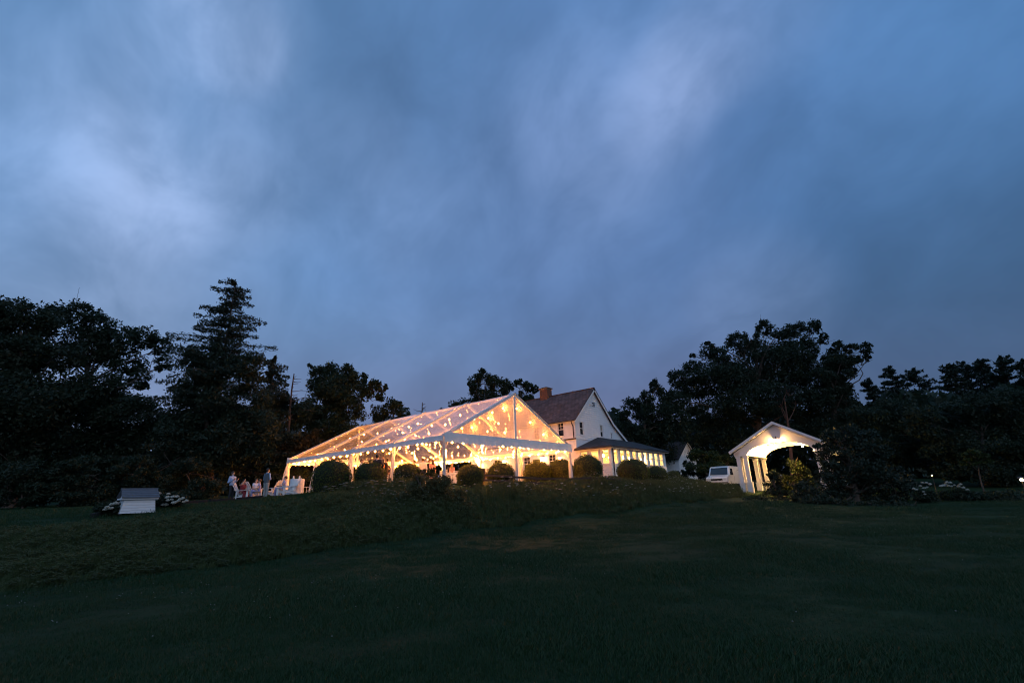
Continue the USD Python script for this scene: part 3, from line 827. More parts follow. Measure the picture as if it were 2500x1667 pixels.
for x0 in (.30, PD - .45):
    part('gable_front', G().prism(gable_front(0, 0), x0, x0 + .15, 0), PPAINT, por)
# barrel ceiling and flat side soffits
ys = np.linspace(-PW + 1.08, -1.08, 33)
P_ = np.array([[(x, y, arch_z(y) + .03) for y in ys] for x in np.linspace(.45, PD - .45, 6)])
part('barrel_ceiling', G().grid(P_[:, ::-1]), PPAINT, por, smooth=True)
for y0, y1 in ((-1.26, -.2), (-PW + .2, -PW + 1.26)):
    part('side_soffit', G().box(.45, PD - .45, y0, y1, 2.70, 2.76), PPAINT, por)
    part('side_beam', G().box(.30, PD - .30, y0 + (.0 if y0 < -2 else .72), y1 - (.72 if y0 < -2 else 0), 2.76, 3.02), PPAINT, por)
k = PR / (PW / 2)
for s in (0, 1):
    a, b = (.10, PE - .10 * k), (-PW / 2, PE + PR)
    if s:
        a = (-PW - .10, a[1])
    d = np.array([b[0] - a[0], b[1] - a[1]]); n_ = np.array([-d[1], d[0]]) / np.linalg.norm(d); n_ *= (1 if n_[1] > 0 else -1) * .10
    part('roof', G().prism([a, b, (b[0] + n_[0] * 0, b[1] + .115), (a[0] + n_[0], a[1] + n_[1])], .03, PD, 0), ROOFD, por)
    part('eave_soffit', G().prism([(a[0], a[1] - .10), (b[0], b[1] - .10), (b[0], b[1] - .004), (a[0], a[1] - .004)], .031, .30, 0), PPAINT, por)
    part('rake_board', G().prism([(a[0], a[1] - .07), (b[0], b[1] - .07), (b[0], b[1] + .13), (a[0] + n_[0] * 1.15, a[1] + n_[1] * 1.15)], -.02, .03, 0), PPAINT, por)
# columns in pairs on plinths
for cx in (.52, PD - .55):
    for cy, dx in ((-.40, 0), (-.95, 0), (-PW + .95, 0), (-PW + .40, 0), (-.42, .62 if cx < 2 else -.62), (-PW + .42, .62 if cx < 2 else -.62)):
        p = world(PO, (cx, cy, 0)); gz = ground_z(p[0], p[1]) - PO[2]
        w = .145
        cx0, cx = cx, cx + dx
        c = part('column', G().box(cx - w, cx + w, cy - w, cy + w, .70, 2.58), PPAINT, por)
        part('plinth', G().box(cx - w - .05, cx + w + .05, cy - w - .05, cy + w + .05, min(gz, 0) - .1, .62).box(cx - w - .08, cx + w + .08, cy - w - .08, cy + w + .08, .62, .70), PPAINT, c)
        part('capital', G().box(cx - w - .05, cx + w + .05, cy - w - .05, cy + w + .05, 2.58, 2.70), PPAINT, c)
        cx = cx0
# lamps
HOT = emit('flood_lamp_glow', (1.0, 0.60, .22), 140.0)
HOT2 = emit('gable_lamp_glow', (1.0, .52, .17), 260.0)
t = thing('gable_lantern', 'bright lantern with dark cap hung at the top of the portico arch', 'lantern', world(PO, (.12, -3.52, 3.62)), ROT)
part('glass', G().box(-.16, .14, -.20, .20, -.02, .16), HOT2, t)
part('cap', G().box(-.19, .16, -.23, .23, .165, .22).tube([(0, 0, .22), (0, 0, .40)], .03, 6), GUTTER, t)
for i, (x, y) in enumerate([(1.6, -2.5), (1.6, -4.6), (3.6, -2.5), (3.6, -4.6)]):
    z = float(arch_z(y))
    t = thing('ceiling_lamp', 'bright round lamp on the ' + ['near left', 'near right', 'rear left', 'rear right'][i] + ' of the portico ceiling', 'lamp', world(PO, (x, y, z)), ROT, 'lamps on the portico ceiling')
    part('bulb', G().ico((0, 0, -.14), (.09, .09, .06), 2), HOT, t, smooth=True)
    part('lamp_base', G().tube([(0, 0, -.09), (0, 0, .02)], .10, 12), TRIM, t)
COVE = emit('cove_light_glow', (1.0, .56, .18), 1100.0)
for y, sg, lb in ((-1.16, -1, 'long cove lamp hidden along the left inner ledge of the portico'), (-PW + 1.16, 1, 'long cove lamp hidden along the right inner ledge of the portico')):
    t = thing('cove_lamp', lb, 'lamp', world(PO, (.6, y, 2.765)), ROT)
    part('tube_lamp', G().box(0, PD - 1.2, -.03, .03, .02, .06), COVE, t)
    part('lamp_tray', G().box(0, PD - 1.2, -.06, .08, -.004, .016).box(0, PD - 1.2, -sg * .08 - .01, -sg * .08 + .01, .016, .10), TRIM, t)

# ------------------------------------------------------------------ vegetation
LEAF_DARK = leafmat('dark_tree_leaves', (.038, .062, .032))
LEAF_OAK = leafmat('oak_leaves', (.042, .066, .028))
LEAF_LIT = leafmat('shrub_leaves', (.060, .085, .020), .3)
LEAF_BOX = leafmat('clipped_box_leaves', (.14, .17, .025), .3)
NEEDLE = leafmat('conifer_needles', (.030, .052, .030), .15)
LEAF_RED = leafmat('reddish_leaves', (.070, .045, .025), .3)
BARK = M('bark', (.075, .055, .042), .9, .35, 5, bump=.6, bscale=20)
BARKRED = M('reddish_pine_bark', (.10, .045, .03), .9, .35, 5, bump=.6, bscale=20)


def cards(c, size, up=.35, squash=.5, r=None):
    """Leaf-shaped cards (rhombi, two triangles each) at the points c."""
    r = r or rng
    n = len(c)
    a = r.normal(size=(n, 3)); a /= np.linalg.norm(a, axis=1, keepdims=True)
    nz = r.normal(size=(n, 3)) + [0, 0, up]; nz /= np.linalg.norm(nz, axis=1, keepdims=True)
    b = np.cross(nz, a); b /= np.linalg.norm(b, axis=1, keepdims=True) + 1e-9
    a = np.cross(b, nz)
    s = np.asarray(size) * r.uniform(.6, 1.3, n)
    a = a * s[:, None]; b = b * (s * squash)[:, None]
    v = np.stack([c - a, c - b * .9 + a * .1, c + a, c + b * .9 + a * .1], 1).reshape(-1, 3)
    i = np.arange(n)[:, None] * 4
    return v, np.vstack([i + [0, 1, 2], i + [0, 2, 3]])


def clump_points(c, rad, n, r, lumps=14, shell=.75):
    """Points of an uneven leaf mass: small tufts set over an ellipsoid, denser at its rim."""
    c, rad = np.asarray(c, float), np.asarray(rad, float)
    d = r.normal(size=(lumps, 3)); d /= np.linalg.norm(d, axis=1, keepdims=True)
    q = r.uniform(.35, 1.0, lumps) ** .6
    lc = c + d * rad * (q * shell)[:, None]
    k = r.integers(0, lumps, n)
    lr = r.uniform(.20, .46, lumps)
    e = r.normal(size=(n, 3)); e /= np.linalg.norm(e, axis=1, keepdims=True)
    e *= (r.uniform(0, 1, n) ** .45)[:, None]
    return lc[k] + e * rad * lr[k][:, None]


def limb(g, p, q, r0, r1, r, bend=.12, sides=6, n=6):
    p, q = np.asarray(p, float), np.asarray(q, float)
    t = np.linspace(0, 1, n)
    w = np.linalg.norm(q - p) * bend
    off = r.normal(size=3) * w
    pts = p + (q - p) * t[:, None] + off * (np.sin(math.pi * t))[:, None]
    g.tube(pts, r0 + (r1 - r0) * t, sides, cap=False)


def leafy_tree(name, label, cat, base_px, Y, blobs, mat, dens=1.0, leaf=.22, depth=1.0, group=None, bark=BARK, trunk_r=.28, seed=1, lumps=14):
    """blobs: (px, py, rx, ry[, dY]) of the crown's masses as seen, in picture pixels at distance Y; each becomes a real ellipsoid."""
    r = np.random.default_rng(seed)
    leaf = leaf * (.74 if leaf > .13 else .9)
    bx = ray(*base_px)[0] * Y; by = Y
    bz = ground_z(bx, by)
    t = thing(name, label, cat, (bx, by, bz), 0, group)
    base = np.array([bx, by, bz])
    pts, cs = [], []
    for bl in blobs:
        px, py, rx, ry = bl[:4]; dy = bl[4] if len(bl) > 4 else r.uniform(-.35, .35) * rx / FOC * Y
        d = ray(px, py); yy = Y + dy
        k = yy / FOC * math.sqrt(d @ d) * 1.02
        k = yy / FOC * (d @ d) ** .5
        c = d * yy - base
        f = yy / FOC / np.dot(d / np.linalg.norm(d), _f) ** 1 * 1.0
        R = np.array([rx, .5 * (rx + ry) * depth, ry]) * yy / FOC
        area = rx * ry * (yy / FOC) ** 2
        n = int(dens * area * 14 / (leaf ** 2) + 60)
        pts.append(clump_points(c, R, n, r, lumps=max(8, int(1.5 * lumps * (area / 4) ** .35)))); cs.append((c, R))
    P_ = np.vstack(pts)
    P_ = P_[P_[:, 2] + bz > ground_z(P_[:, 0] + bx, P_[:, 1] + by) + .03]
    part('crown', cards(P_, leaf, r=r), mat, t)
    g = G()
    top = max(cs, key=lambda q: q[0][2])[0]
    trunk_top = np.array([top[0] * .6, top[1] * .6, top[2] * .9])
    tt = np.linspace(0, 1, 9)
    line = trunk_top * tt[:, None] + np.stack([.15 * np.sin(tt * 5 + seed), .15 * np.cos(tt * 4 + seed) - .15, 0 * tt], 1) * tt[:, None]
    line[0, 2] = -.3
    g.tube(line, trunk_r * (1 - .85 * tt) + .02, 8, cap=False)
    for c, R in cs:
        h = np.clip((c[2] - R[2] * .5) / max(trunk_top[2], .1), .15, .9) * .8
        s = np.array([np.interp(h, tt, line[:, k]) for k in range(3)])
        limb(g, s, c, trunk_r * .38 * (1 - h * .6), .025, r)
        for _ in range(3):
            e = r.normal(size=3) * R * .5
            limb(g, c * .8 + s * .2, c + e, .04, .012, r, sides=4, n=4)
    part('trunk', g, bark, t)
    return t


def conifer(name, label, base_px, Y, top_py, half_px, mat=NEEDLE, seed=1, whorls=26, droop=.25, leaf=.16, ragged=.35, group=None, start=.08, top_px=None, shape=1.0, bark=BARK, dens=1.0):
    """A tree of drooping layered branches; top_py is where its tip is seen, half_px the half width of its skirt."""
    r = np.random.default_rng(seed)
    bx = ray(*base_px)[0] * Y
    bz = ground_z(bx, Y)
    tip = at(top_px if top_px is not None else base_px[0], top_py, Y)
    # keep the stem upright: the tip stands over the base
    H = tip[2] - bz
    bx = tip[0]
    t = thing(name, label, 'tree', (bx, Y, bz), 0, group)
    W = half_px * Y / FOC
    g = G(); pts = []
    zz = np.linspace(0, H, 10)
    g.tube(np.stack([.05 * np.sin(zz), .05 * np.cos(zz * .7), zz], 1), np.linspace(max(.12, H * .018), .02, 10), 8, cap=False)
    for i in range(whorls):
        q = start + (1 - start) * i / (whorls - 1)
        z = H * min(q + r.normal() * .006, 1)
        L0 = W * (1 - q) ** shape + .12 * W * (1 - q) ** .3 + .15
        for j in range(r.integers(4, 8)):
            z = H * min(q + r.normal() * .012, .995); a = r.uniform(0, 2 * math.pi); L_ = L0 * r.uniform(1 - ragged, 1 + ragged * .6)
            lift = r.uniform(.0, .35) * L_ * (.3 + q)
            s = np.linspace(0, 1, 6)
            br = np.stack([np.cos(a) * L_ * s, np.sin(a) * L_ * s, z + lift * s - droop * L_ * s ** 2], 1)
            g.tube(br, np.linspace(.035, .008, 6), 4, cap=False)
            n = int(dens * (14 + 46 * L_ * (.22 / leaf)))
            u = r.uniform(.12, 1.03, n)
            p = np.stack([np.interp(u, s, br[:, k]) for k in range(3)], 1)
            wd = .28 * L_ * np.sqrt(np.clip(1.05 - u, 0, 1)) * np.minimum(1, u * 3) + .05
            side = r.normal(size=n) * wd * .6
            p += np.stack([-np.sin(a) * side, np.cos(a) * side, r.normal(size=n) * .09 - np.abs(side) * .25], 1)
            pts.append(p)
    part('crown', cards(np.vstack(pts), leaf, up=.8, squash=.35, r=r), mat, t)
    part('trunk', g, bark, t)
    return t


def snag(label, px, py_top, Y, seed, base_py=1100):
    r = np.random.default_rng(seed)
    tip = at(px, py_top, Y); bz = ground_z(tip[0], Y); H = tip[2] - bz
    t = thing('dead_tree', label, 'tree', (tip[0], Y, bz))
    g = G()
    zz = np.linspace(0, H, 8)
    g.tube(np.stack([.1 * np.sin(zz * .5), 0 * zz, zz], 1), np.linspace(.22, .05, 8), 7)
    part('trunk', g, BARK, t)
    g = G()
    for i in range(22):
        z = H * r.uniform(.6, .98); a = r.uniform(0, 6.28); L_ = r.uniform(.4, 1.5) * (1.15 - z / H) * 3
        p = np.array([0.1 * math.sin(z * .5), 0, z]); limb(g, p, p + [math.cos(a) * L_, math.sin(a) * L_, r.uniform(-.1, .5) * L_], .045, .012, r, .1, 4, 4)
    part('branch', g, BARK, t)
    return t


# left: two spreading broadleaf trees, a hemlock, smaller conifers
leafy_tree('broadleaf_tree', 'tall spreading tree at the far left edge, leaves dark against the sky', 'tree', (40, 1180), 36,
           [(20, 770, 75, 60), (95, 790, 70, 55), (-60, 800, 90, 80), (30, 860, 90, 60), (130, 870, 70, 50), (-40, 930, 120, 70), (70, 950, 110, 70), (150, 960, 80, 70), (0, 1040, 140, 80), (130, 1060, 110, 80), (60, 860, 110, 80), (60, 980, 140, 90), (40, 1150, 150, 70), (-130, 900, 100, 120), (-120, 1080, 110, 110)], LEAF_DARK, .9, .20, seed=11, trunk_r=.4, lumps=18)
leafy_tree('broadleaf_tree', 'wide round-topped tree with gaps of sky, left of the tall hemlock', 'tree', (260, 1180), 40,
           [(190, 770, 62, 46), (245, 800, 60, 48), (130, 770, 50, 38), (300, 835, 55, 48), (350, 825, 45, 38), (395, 850, 38, 28), (215, 860, 70, 50), (310, 890, 60, 40), (400, 890, 32, 22), (250, 940, 80, 50), (340, 925, 40, 28), (200, 1000, 100, 70), (300, 1030, 90, 70), (390, 1040, 70, 60), (240, 1110, 120, 70), (360, 1130, 100, 70), (330, 985, 60, 34), (220, 840, 90, 60), (260, 1000, 120, 70)], LEAF_DARK, .8, .20, seed=12, trunk_r=.4, lumps=20)
conifer('hemlock_tree', 'tall pointed hemlock standing above the left trees', (575, 1170), 41, 690, 165, seed=21, whorls=46, ragged=.72, leaf=.14, shape=.68, droop=.16, dens=.85)
leafy_tree('broadleaf_tree', 'dark leafy tree filling the foot of the tall hemlock', 'tree', (520, 1180), 39,
           [(470, 880, 42, 40), (520, 900, 70, 60), (600, 900, 60, 50), (480, 980, 70, 70), (580, 990, 90, 70), (450, 1080, 90, 90), (560, 1090, 100, 80), (640, 1060, 60, 70)], LEAF_DARK, 1.0, .2, seed=13)
conifer('spruce_tree', 'smaller feathery conifer right of the tall hemlock', (672, 1150), 46, 872, 62, seed=22, whorls=30, ragged=.7, shape=.6, dens=1.1)
leafy_tree('broadleaf_tree', 'low dark tree between the conifer and the dead snag', 'tree', (690, 1150), 48, [(690, 985, 42, 36), (655, 1000, 40, 50), (730, 1010, 40, 40), (690, 1060, 60, 60)], LEAF_DARK, 1.1, .2, seed=14)
snag('thin bare dead tree beside the feathery conifer', 719, 912, 47, 5)
leafy_tree('broadleaf_tree', 'tall irregular leafy tree left of the tent ridge', 'tree', (820, 1140), 52,
           [(800, 905, 40, 34), (850, 912, 32, 28), (775, 935, 36, 40), (872, 925, 30, 34), (820, 950, 55, 44), (890, 955, 28, 30), (915, 945, 22, 22), (930, 962, 16, 22), (780, 990, 50, 46), (850, 1000, 55, 44), (825, 960, 70, 54), (820, 1060, 90, 60), (750, 1040, 50, 60), (757, 893, 9, 9), (941, 945, 8, 12)], LEAF_OAK, 1.0, .22, seed=15, trunk_r=.35, lumps=18)
leafy_tree('broadleaf_tree', 'small round leafy tree just left of the tent ridge', 'tree', (955, 1120), 54, [(960, 992, 26, 24), (930, 1010, 30, 26), (985, 1008, 22, 24), (955, 1040, 50, 40), (1000, 1030, 14, 22)], LEAF_OAK, 1.2, .22, seed=16, lumps=18)
snag('small bare snag above the tent roof', 1033, 982, 58, 6)
leafy_tree('red_leaved_shrub', 'reddish bush just behind the tent roof below the snag', 'shrub', (1033, 1100), 57, [(1033, 1015, 14, 10), (1012, 1022, 18, 8), (1055, 1024, 20, 12), (1030, 1050, 50, 30)], LEAF_RED, 1.1, .2, seed=17, trunk_r=.1)
leafy_tree('broadleaf_tree', 'leafy tree behind the tent ridge beside the chimney', 'tree', (1200, 1080), 66,
           [(1178, 920, 26, 24), (1158, 938, 20, 26), (1205, 932, 26, 24), (1235, 945, 26, 24), (1190, 965, 48, 30), (1150, 985, 34, 20), (1225, 985, 40, 34), (1115, 990, 26, 14), (1083, 1005, 24, 10), (1160, 1030, 60, 40), (1090, 1035, 40, 25)], LEAF_OAK, 1.1, .24, seed=18, trunk_r=.35, lumps=18)
leafy_tree('broadleaf_tree', 'round leafy tree immediately left of the brick chimney', 'tree', (1285, 1080), 64, [(1268, 934, 16, 14), (1290, 945, 20, 16), (1307, 950, 10, 14), (1275, 970, 26, 22), (1300, 985, 22, 24), (1280, 1020, 40, 40)], LEAF_OAK, 1.25, .24, seed=19, trunk_r=.3)
# trees catching the tent's light
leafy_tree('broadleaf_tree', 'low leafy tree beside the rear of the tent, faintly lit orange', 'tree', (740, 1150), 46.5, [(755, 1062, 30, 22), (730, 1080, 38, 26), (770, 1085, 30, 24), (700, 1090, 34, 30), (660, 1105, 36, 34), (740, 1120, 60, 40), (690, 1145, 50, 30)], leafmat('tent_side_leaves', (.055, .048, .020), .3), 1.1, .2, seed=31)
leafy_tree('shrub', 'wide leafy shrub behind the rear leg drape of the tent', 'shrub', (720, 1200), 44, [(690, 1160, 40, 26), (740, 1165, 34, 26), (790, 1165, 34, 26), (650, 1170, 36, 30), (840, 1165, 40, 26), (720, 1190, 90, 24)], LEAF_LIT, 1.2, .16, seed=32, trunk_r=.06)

# right: great oak, lower trees, pines
leafy_tree('broadleaf_tree', 'dark leafy tree rising just right of the house gable', 'tree', (1560, 1130), 58,
           [(1545, 990, 34, 22), (1580, 970, 22, 26), (1598, 945, 16, 24), (1525, 1015, 24, 22), (1575, 1010, 50, 34), (1620, 980, 36, 44), (1540, 1060, 50, 44), (1600, 1060, 60, 44), (1512, 1050, 14, 34), (1640, 1040, 50, 60), (1580, 1110, 80, 40)], LEAF_DARK, 1.1, .22, seed=41, trunk_r=.35, lumps=18)
leafy_tree('oak_tree', 'great dark oak behind the portico, the tallest tree on the right', 'tree', (1850, 1130), 60,
           [(1655, 925, 34, 30), (1690, 895, 32, 24), (1730, 860, 26, 26), (1760, 868, 34, 26), (1795, 835, 30, 32), (1835, 830, 28, 30), (1865, 800, 26, 28), (1905, 810, 34, 24), (1945, 808, 36, 26), (1990, 800, 20, 26), (2010, 828, 18, 18), (1850, 860, 60, 36), (1930, 860, 50, 40), (1975, 850, 28, 40), (1700, 945, 60, 44), (1790, 920, 70, 50), (1880, 920, 60, 44), (1950, 920, 40, 44), (1650, 985, 44, 36), (1740, 1010, 80, 40), (1760, 925, 90, 56), (1900, 890, 100, 64), (1850, 975, 140, 56), (1850, 1000, 80, 44), (1950, 990, 60, 44), (1700, 1060, 70, 40), (1800, 1070, 80, 40), (1920, 1060, 80, 40), (1728, 836, 8, 9), (1691, 868, 10, 8)], LEAF_DARK, .95, .24, seed=42, trunk_r=.55, lumps=18)
leafy_tree('oak_tree', 'right-hand oak with a drooping rounded crown beside the great oak', 'tree', (2040, 1130), 58,
           [(2045, 850, 26, 22), (2080, 850, 26, 16), (2112, 850, 16, 20), (2030, 880, 34, 26), (2080, 880, 30, 18), (2118, 875, 12, 14), (2010, 920, 40, 36), (2050, 915, 30, 30), (2085, 905, 12, 12), (2060, 950, 30, 24), (2000, 980, 50, 44), (2050, 900, 60, 44), (2020, 960, 70, 50), (2060, 1000, 50, 40), (2000, 1050, 70, 50), (2080, 1060, 60, 50)], LEAF_DARK, 1.0, .24, seed=43, trunk_r=.4, lumps=18)
for i, (px, top, hw, Y, lb) in enumerate([(2172, 895, 52, 66, 'pine with a rounded tip, first of the row right of the oaks'), (2230, 900, 50, 70, 'pine with spread tips, second of the row right of the oaks'), (2315, 890, 54, 64, 'pine, third of the row right of the oaks'),
                                         (2350, 884, 50, 67, 'pine behind the gap, fourth of the row right of the oaks'), (2388, 880, 46, 65, 'pine with forked tip, fifth of the row right of the oaks'), (2442, 872, 52, 62, 'tallest pine near the right edge'), (2495, 880, 50, 60, 'pine cut by the right edge of the picture'), (2120, 925, 40, 62, 'short pine with flat boughs just under the drooping oak')]):
    conifer('pine_tree', lb, (px, 1130), Y, top, hw, seed=50 + i, whorls=22, droop=.02, ragged=.45, leaf=.24, shape=.45, dens=.9, start=.15)
leafy_tree('broadleaf_tree', 'dark leafy tree under the row of pines at the right edge', 'tree', (2400, 1150), 46, [(2400, 1000, 70, 50), (2330, 1020, 70, 50), (2470, 1000, 70, 60), (2260, 1030, 60, 46), (2500, 1080, 80, 80), (2400, 1090, 90, 50), (2300, 1090, 80, 50), (2430, 1150, 90, 40), (2340, 1150, 60, 30)], LEAF_DARK, 1.2, .2, seed=61)
leafy_tree('broadleaf_tree', 'dark tree between the portico and the pines', 'tree', (2190, 1150), 50, [(2180, 1010, 70, 46), (2120, 1030, 60, 46), (2230, 1060, 70, 46), (2140, 1090, 80, 46), (2200, 1120, 90, 40)], LEAF_DARK, 1.2, .2, seed=62)
leafy_tree('yew_tree', 'dark shaggy evergreen in front of the right half of the portico', 'tree', (2090, 1225), 33.5,
           [(2030, 1068, 34, 20), (2000, 1088, 16, 7), (2060, 1065, 50, 36), (2110, 1090, 60, 50), (2030, 1110, 40, 34), (2075, 1130, 60, 40), (2030, 1145, 30, 26), (2005, 1170, 22, 22), (2050, 1175, 60, 36), (2130, 1160, 60, 50), (1965, 1195, 40, 24), (2030, 1210, 60, 28), (2110, 1210, 80, 34), (2190, 1170, 40, 46), (2190, 1215, 50, 30)], NEEDLE, .85, .15, seed=63, trunk_r=.25, lumps=22)
leafy_tree('shrub', 'dark leafy shrub in front of the rear portico columns', 'shrub', (1892, 1205), 37, [(1892, 1160, 22, 18), (1890, 1185, 26, 18), (1905, 1205, 30, 12), (1880, 1202, 16, 10)], LEAF_DARK, 1.0, .10, seed=64, trunk_r=.05, lumps=22)
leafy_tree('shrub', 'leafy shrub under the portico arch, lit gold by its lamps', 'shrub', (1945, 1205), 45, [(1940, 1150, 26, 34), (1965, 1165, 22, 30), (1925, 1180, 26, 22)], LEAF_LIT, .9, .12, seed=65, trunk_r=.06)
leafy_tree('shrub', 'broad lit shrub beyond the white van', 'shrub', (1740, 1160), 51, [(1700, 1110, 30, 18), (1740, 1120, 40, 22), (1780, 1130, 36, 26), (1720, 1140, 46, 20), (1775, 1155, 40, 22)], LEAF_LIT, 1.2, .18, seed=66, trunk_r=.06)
leafy_tree('shrub', 'dark upright shrub in front of the white cottage', 'shrub', (1678, 1165), 54, [(1678, 1138, 13, 16), (1690, 1150, 16, 16), (1665, 1155, 18, 14)], LEAF_DARK, 1.3, .12, seed=67, trunk_r=.06)
leafy_tree('shrub', 'dark shrub between the cottage and the white van', 'shrub', (1702, 1165), 52, [(1704, 1142, 16, 18), (1715, 1155, 14, 14)], LEAF_DARK, 1.3, .12, seed=68, trunk_r=.06)
leafy_tree('pine_tree', 'tall pine behind the portico with a reddish trunk', 'tree', (1926, 1130), 52, [(1905, 985, 26, 12), (1945, 975, 26, 12), (1925, 950, 24, 14)], NEEDLE, 1.0, .2, seed=69, bark=BARKRED, trunk_r=.22)
# low bushes along the lawn on the right
for i, (px, py, rx, ry, Y, lb) in enumerate([(1870, 1222, 70, 16, 35, 'low dark bush at the foot of the portico'), (1990, 1225, 70, 22, 32, 'low dark bush along the lawn left of the evergreen'), (2100, 1240, 80, 22, 30, 'low dark bush along the lawn below the evergreen'), (2200, 1238, 60, 22, 30, 'low dark bush at the right end of the evergreen'), (2400, 1218, 120, 22, 33, 'low dark bush at the right side of the lawn')]):
    leafy_tree('low_bush', lb, 'shrub', (px, py + ry), Y, [(px - rx * .4, py, rx * .6, ry), (px + rx * .4, py, rx * .6, ry), (px, py + ry * .3, rx * .9, ry * .8)], LEAF_DARK, 1.1, .10, seed=80 + i, trunk_r=.04)
leafy_tree('shrub', 'shrub lit yellow green on the right beneath the pines', 'shrub', (2390, 1160), 40, [(2375, 1112, 26, 18), (2400, 1120, 22, 14), (2365, 1128, 24, 12)], LEAF_LIT, 1.1, .14, seed=86, trunk_r=.05)
for i, (px, Y, lb) in enumerate([(60, 30, 'dark undergrowth shrub at the far left'), (190, 31, 'dark undergrowth shrub left of the little white well house'), (330, 33, 'dark undergrowth shrub behind the little white well house'), (460, 35, 'dark undergrowth shrub behind the flowers of the well house')]):
    leafy_tree('shrub', lb, 'shrub', (px, 1230), Y, [(px - 40, 1180, 50, 40), (px + 40, 1185, 50, 40), (px, 1150, 60, 40), (px, 1215, 80, 30)], LEAF_DARK, 1.1, .14, seed=90 + i, trunk_r=.05)
# far woods that close the view behind everything
r_ = np.random.default_rng(5)
n_ = 52000
ang = r_.uniform(-1.25, 1.25, n_); dist = r_.uniform(78, 92, n_)
top_ = 7.0 + 3.0 * meshkit.noise(np.stack([ang * 30, 0 * ang, 0 * ang], 1), 3) + 3 * meshkit.noise(np.stack([ang * 9, 0 * ang, 0 * ang], 1), 9)
P_ = np.stack([np.sin(ang) * dist, np.cos(ang) * dist, ground_z(np.sin(ang) * dist, np.cos(ang) * dist) + top_ * r_.uniform(0, 1, n_)], 1)
tag(part('far_woods', cards(P_, .65, r=r_), LEAF_DARK), 'dark far woods closing the view behind the house and trees', 'woods', kind='stuff')


# clipped round bushes
def ball_bush(seed):
    r = np.random.default_rng(seed)
    n = 5200
    d = r.normal(size=(n, 3)); d /= np.linalg.norm(d, axis=1, keepdims=True)
    sq = np.array([1, 1, .92])
    rad = 1 + .085 * (meshkit.noise(d * 3 + seed, seed) - .5) * 2 + .05 * (meshkit.noise(d * 8 + seed, seed) - .5) * 2 + r.normal(size=n) * .03 + np.where(r.uniform(size=n) < .03, r.uniform(0, .14, n), 0)
    p = d * rad[:, None] * sq
    lowr = p[:, 2] < 0
    hz = np.linalg.norm(p[:, :2], axis=1, keepdims=True) + 1e-9
    p[:, :2] = np.where(lowr[:, None], p[:, :2] / hz * rad[:, None] * (1 + .10 * np.minimum(p[:, 2:], 0)), p[:, :2])
    p = p[p[:, 2] > -.80] + [0, 0, .80]
    v, f = cards(p, .038, up=0, squash=.6, r=r)
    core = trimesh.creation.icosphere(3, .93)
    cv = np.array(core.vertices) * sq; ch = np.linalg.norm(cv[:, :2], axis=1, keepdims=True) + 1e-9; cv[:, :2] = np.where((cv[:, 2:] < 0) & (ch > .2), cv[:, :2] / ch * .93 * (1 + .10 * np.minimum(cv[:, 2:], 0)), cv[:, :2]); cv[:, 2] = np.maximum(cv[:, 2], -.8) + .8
    return (v, f), (cv, core.faces)


_bsrc = []
BALLS = [(806, 1212, 44, 28.2, 0, 'dark round clipped bush at the left, flowers at its foot'), (901, 1211, 37, 28.6, 1, 'dark round clipped bush below the man in the dark suit'), (993, 1200, 32, 28.4, 2, 'dark round clipped bush partly hidden by the tall wild shrub'),
         (1223, 1187, 34, 31.6, 1, 'lit round bush left of the white gable leg'), (1313, 1181, 31, 38.5, 0, 'lit round bush right of the white gable leg'), (1371, 1181, 29.5, 38.8, 2, 'lit round bush beside the right corner drape of the tent'),
         (1438, 1183, 35, 38.3, 1, 'half-lit round bush in front of the sunroom front windows'), (1548, 1183, 35, 37.0, 2, 'large dark round bush below the long row of lit windows'), (1603, 1183, 28, 38.5, 0, 'dark round bush below the last lit windows'), (1645, 1180, 18, 42, 1, 'small dark round bush at the end of the sunroom'),
         (1143, 1170, 27, 40.0, 0, 'bright lit round bush deep inside the tent light'), (1148, 1208, 31, 28.6, 2, 'dim bush with pale flowers left of the lit round bush')]
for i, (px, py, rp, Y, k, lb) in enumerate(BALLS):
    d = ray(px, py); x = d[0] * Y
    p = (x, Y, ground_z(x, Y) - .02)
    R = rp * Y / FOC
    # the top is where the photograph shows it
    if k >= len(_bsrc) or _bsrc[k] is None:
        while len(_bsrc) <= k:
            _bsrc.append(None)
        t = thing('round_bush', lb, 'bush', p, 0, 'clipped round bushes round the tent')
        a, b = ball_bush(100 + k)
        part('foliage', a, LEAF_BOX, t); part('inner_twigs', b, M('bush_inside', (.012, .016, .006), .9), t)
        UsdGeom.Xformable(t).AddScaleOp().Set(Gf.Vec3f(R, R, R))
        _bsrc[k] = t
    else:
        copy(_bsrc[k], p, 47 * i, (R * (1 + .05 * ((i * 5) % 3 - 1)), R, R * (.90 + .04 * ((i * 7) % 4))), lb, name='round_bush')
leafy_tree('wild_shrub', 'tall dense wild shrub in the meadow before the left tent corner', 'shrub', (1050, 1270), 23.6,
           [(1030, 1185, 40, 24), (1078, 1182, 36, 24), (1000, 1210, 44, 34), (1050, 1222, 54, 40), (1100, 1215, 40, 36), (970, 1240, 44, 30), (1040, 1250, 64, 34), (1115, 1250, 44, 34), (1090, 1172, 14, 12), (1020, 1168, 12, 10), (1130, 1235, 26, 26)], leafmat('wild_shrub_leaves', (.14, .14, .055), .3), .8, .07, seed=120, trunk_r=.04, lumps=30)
leafy_tree('shrub', 'small leafy sprig-topped shrub beside the white corner leg of the tent', 'shrub', (1048, 1180), 27.0, [(1030, 1150, 14, 9), (1058, 1150, 20, 10), (1045, 1164, 30, 12)], LEAF_LIT, .8, .07, seed=121, trunk_r=.03, lumps=26)

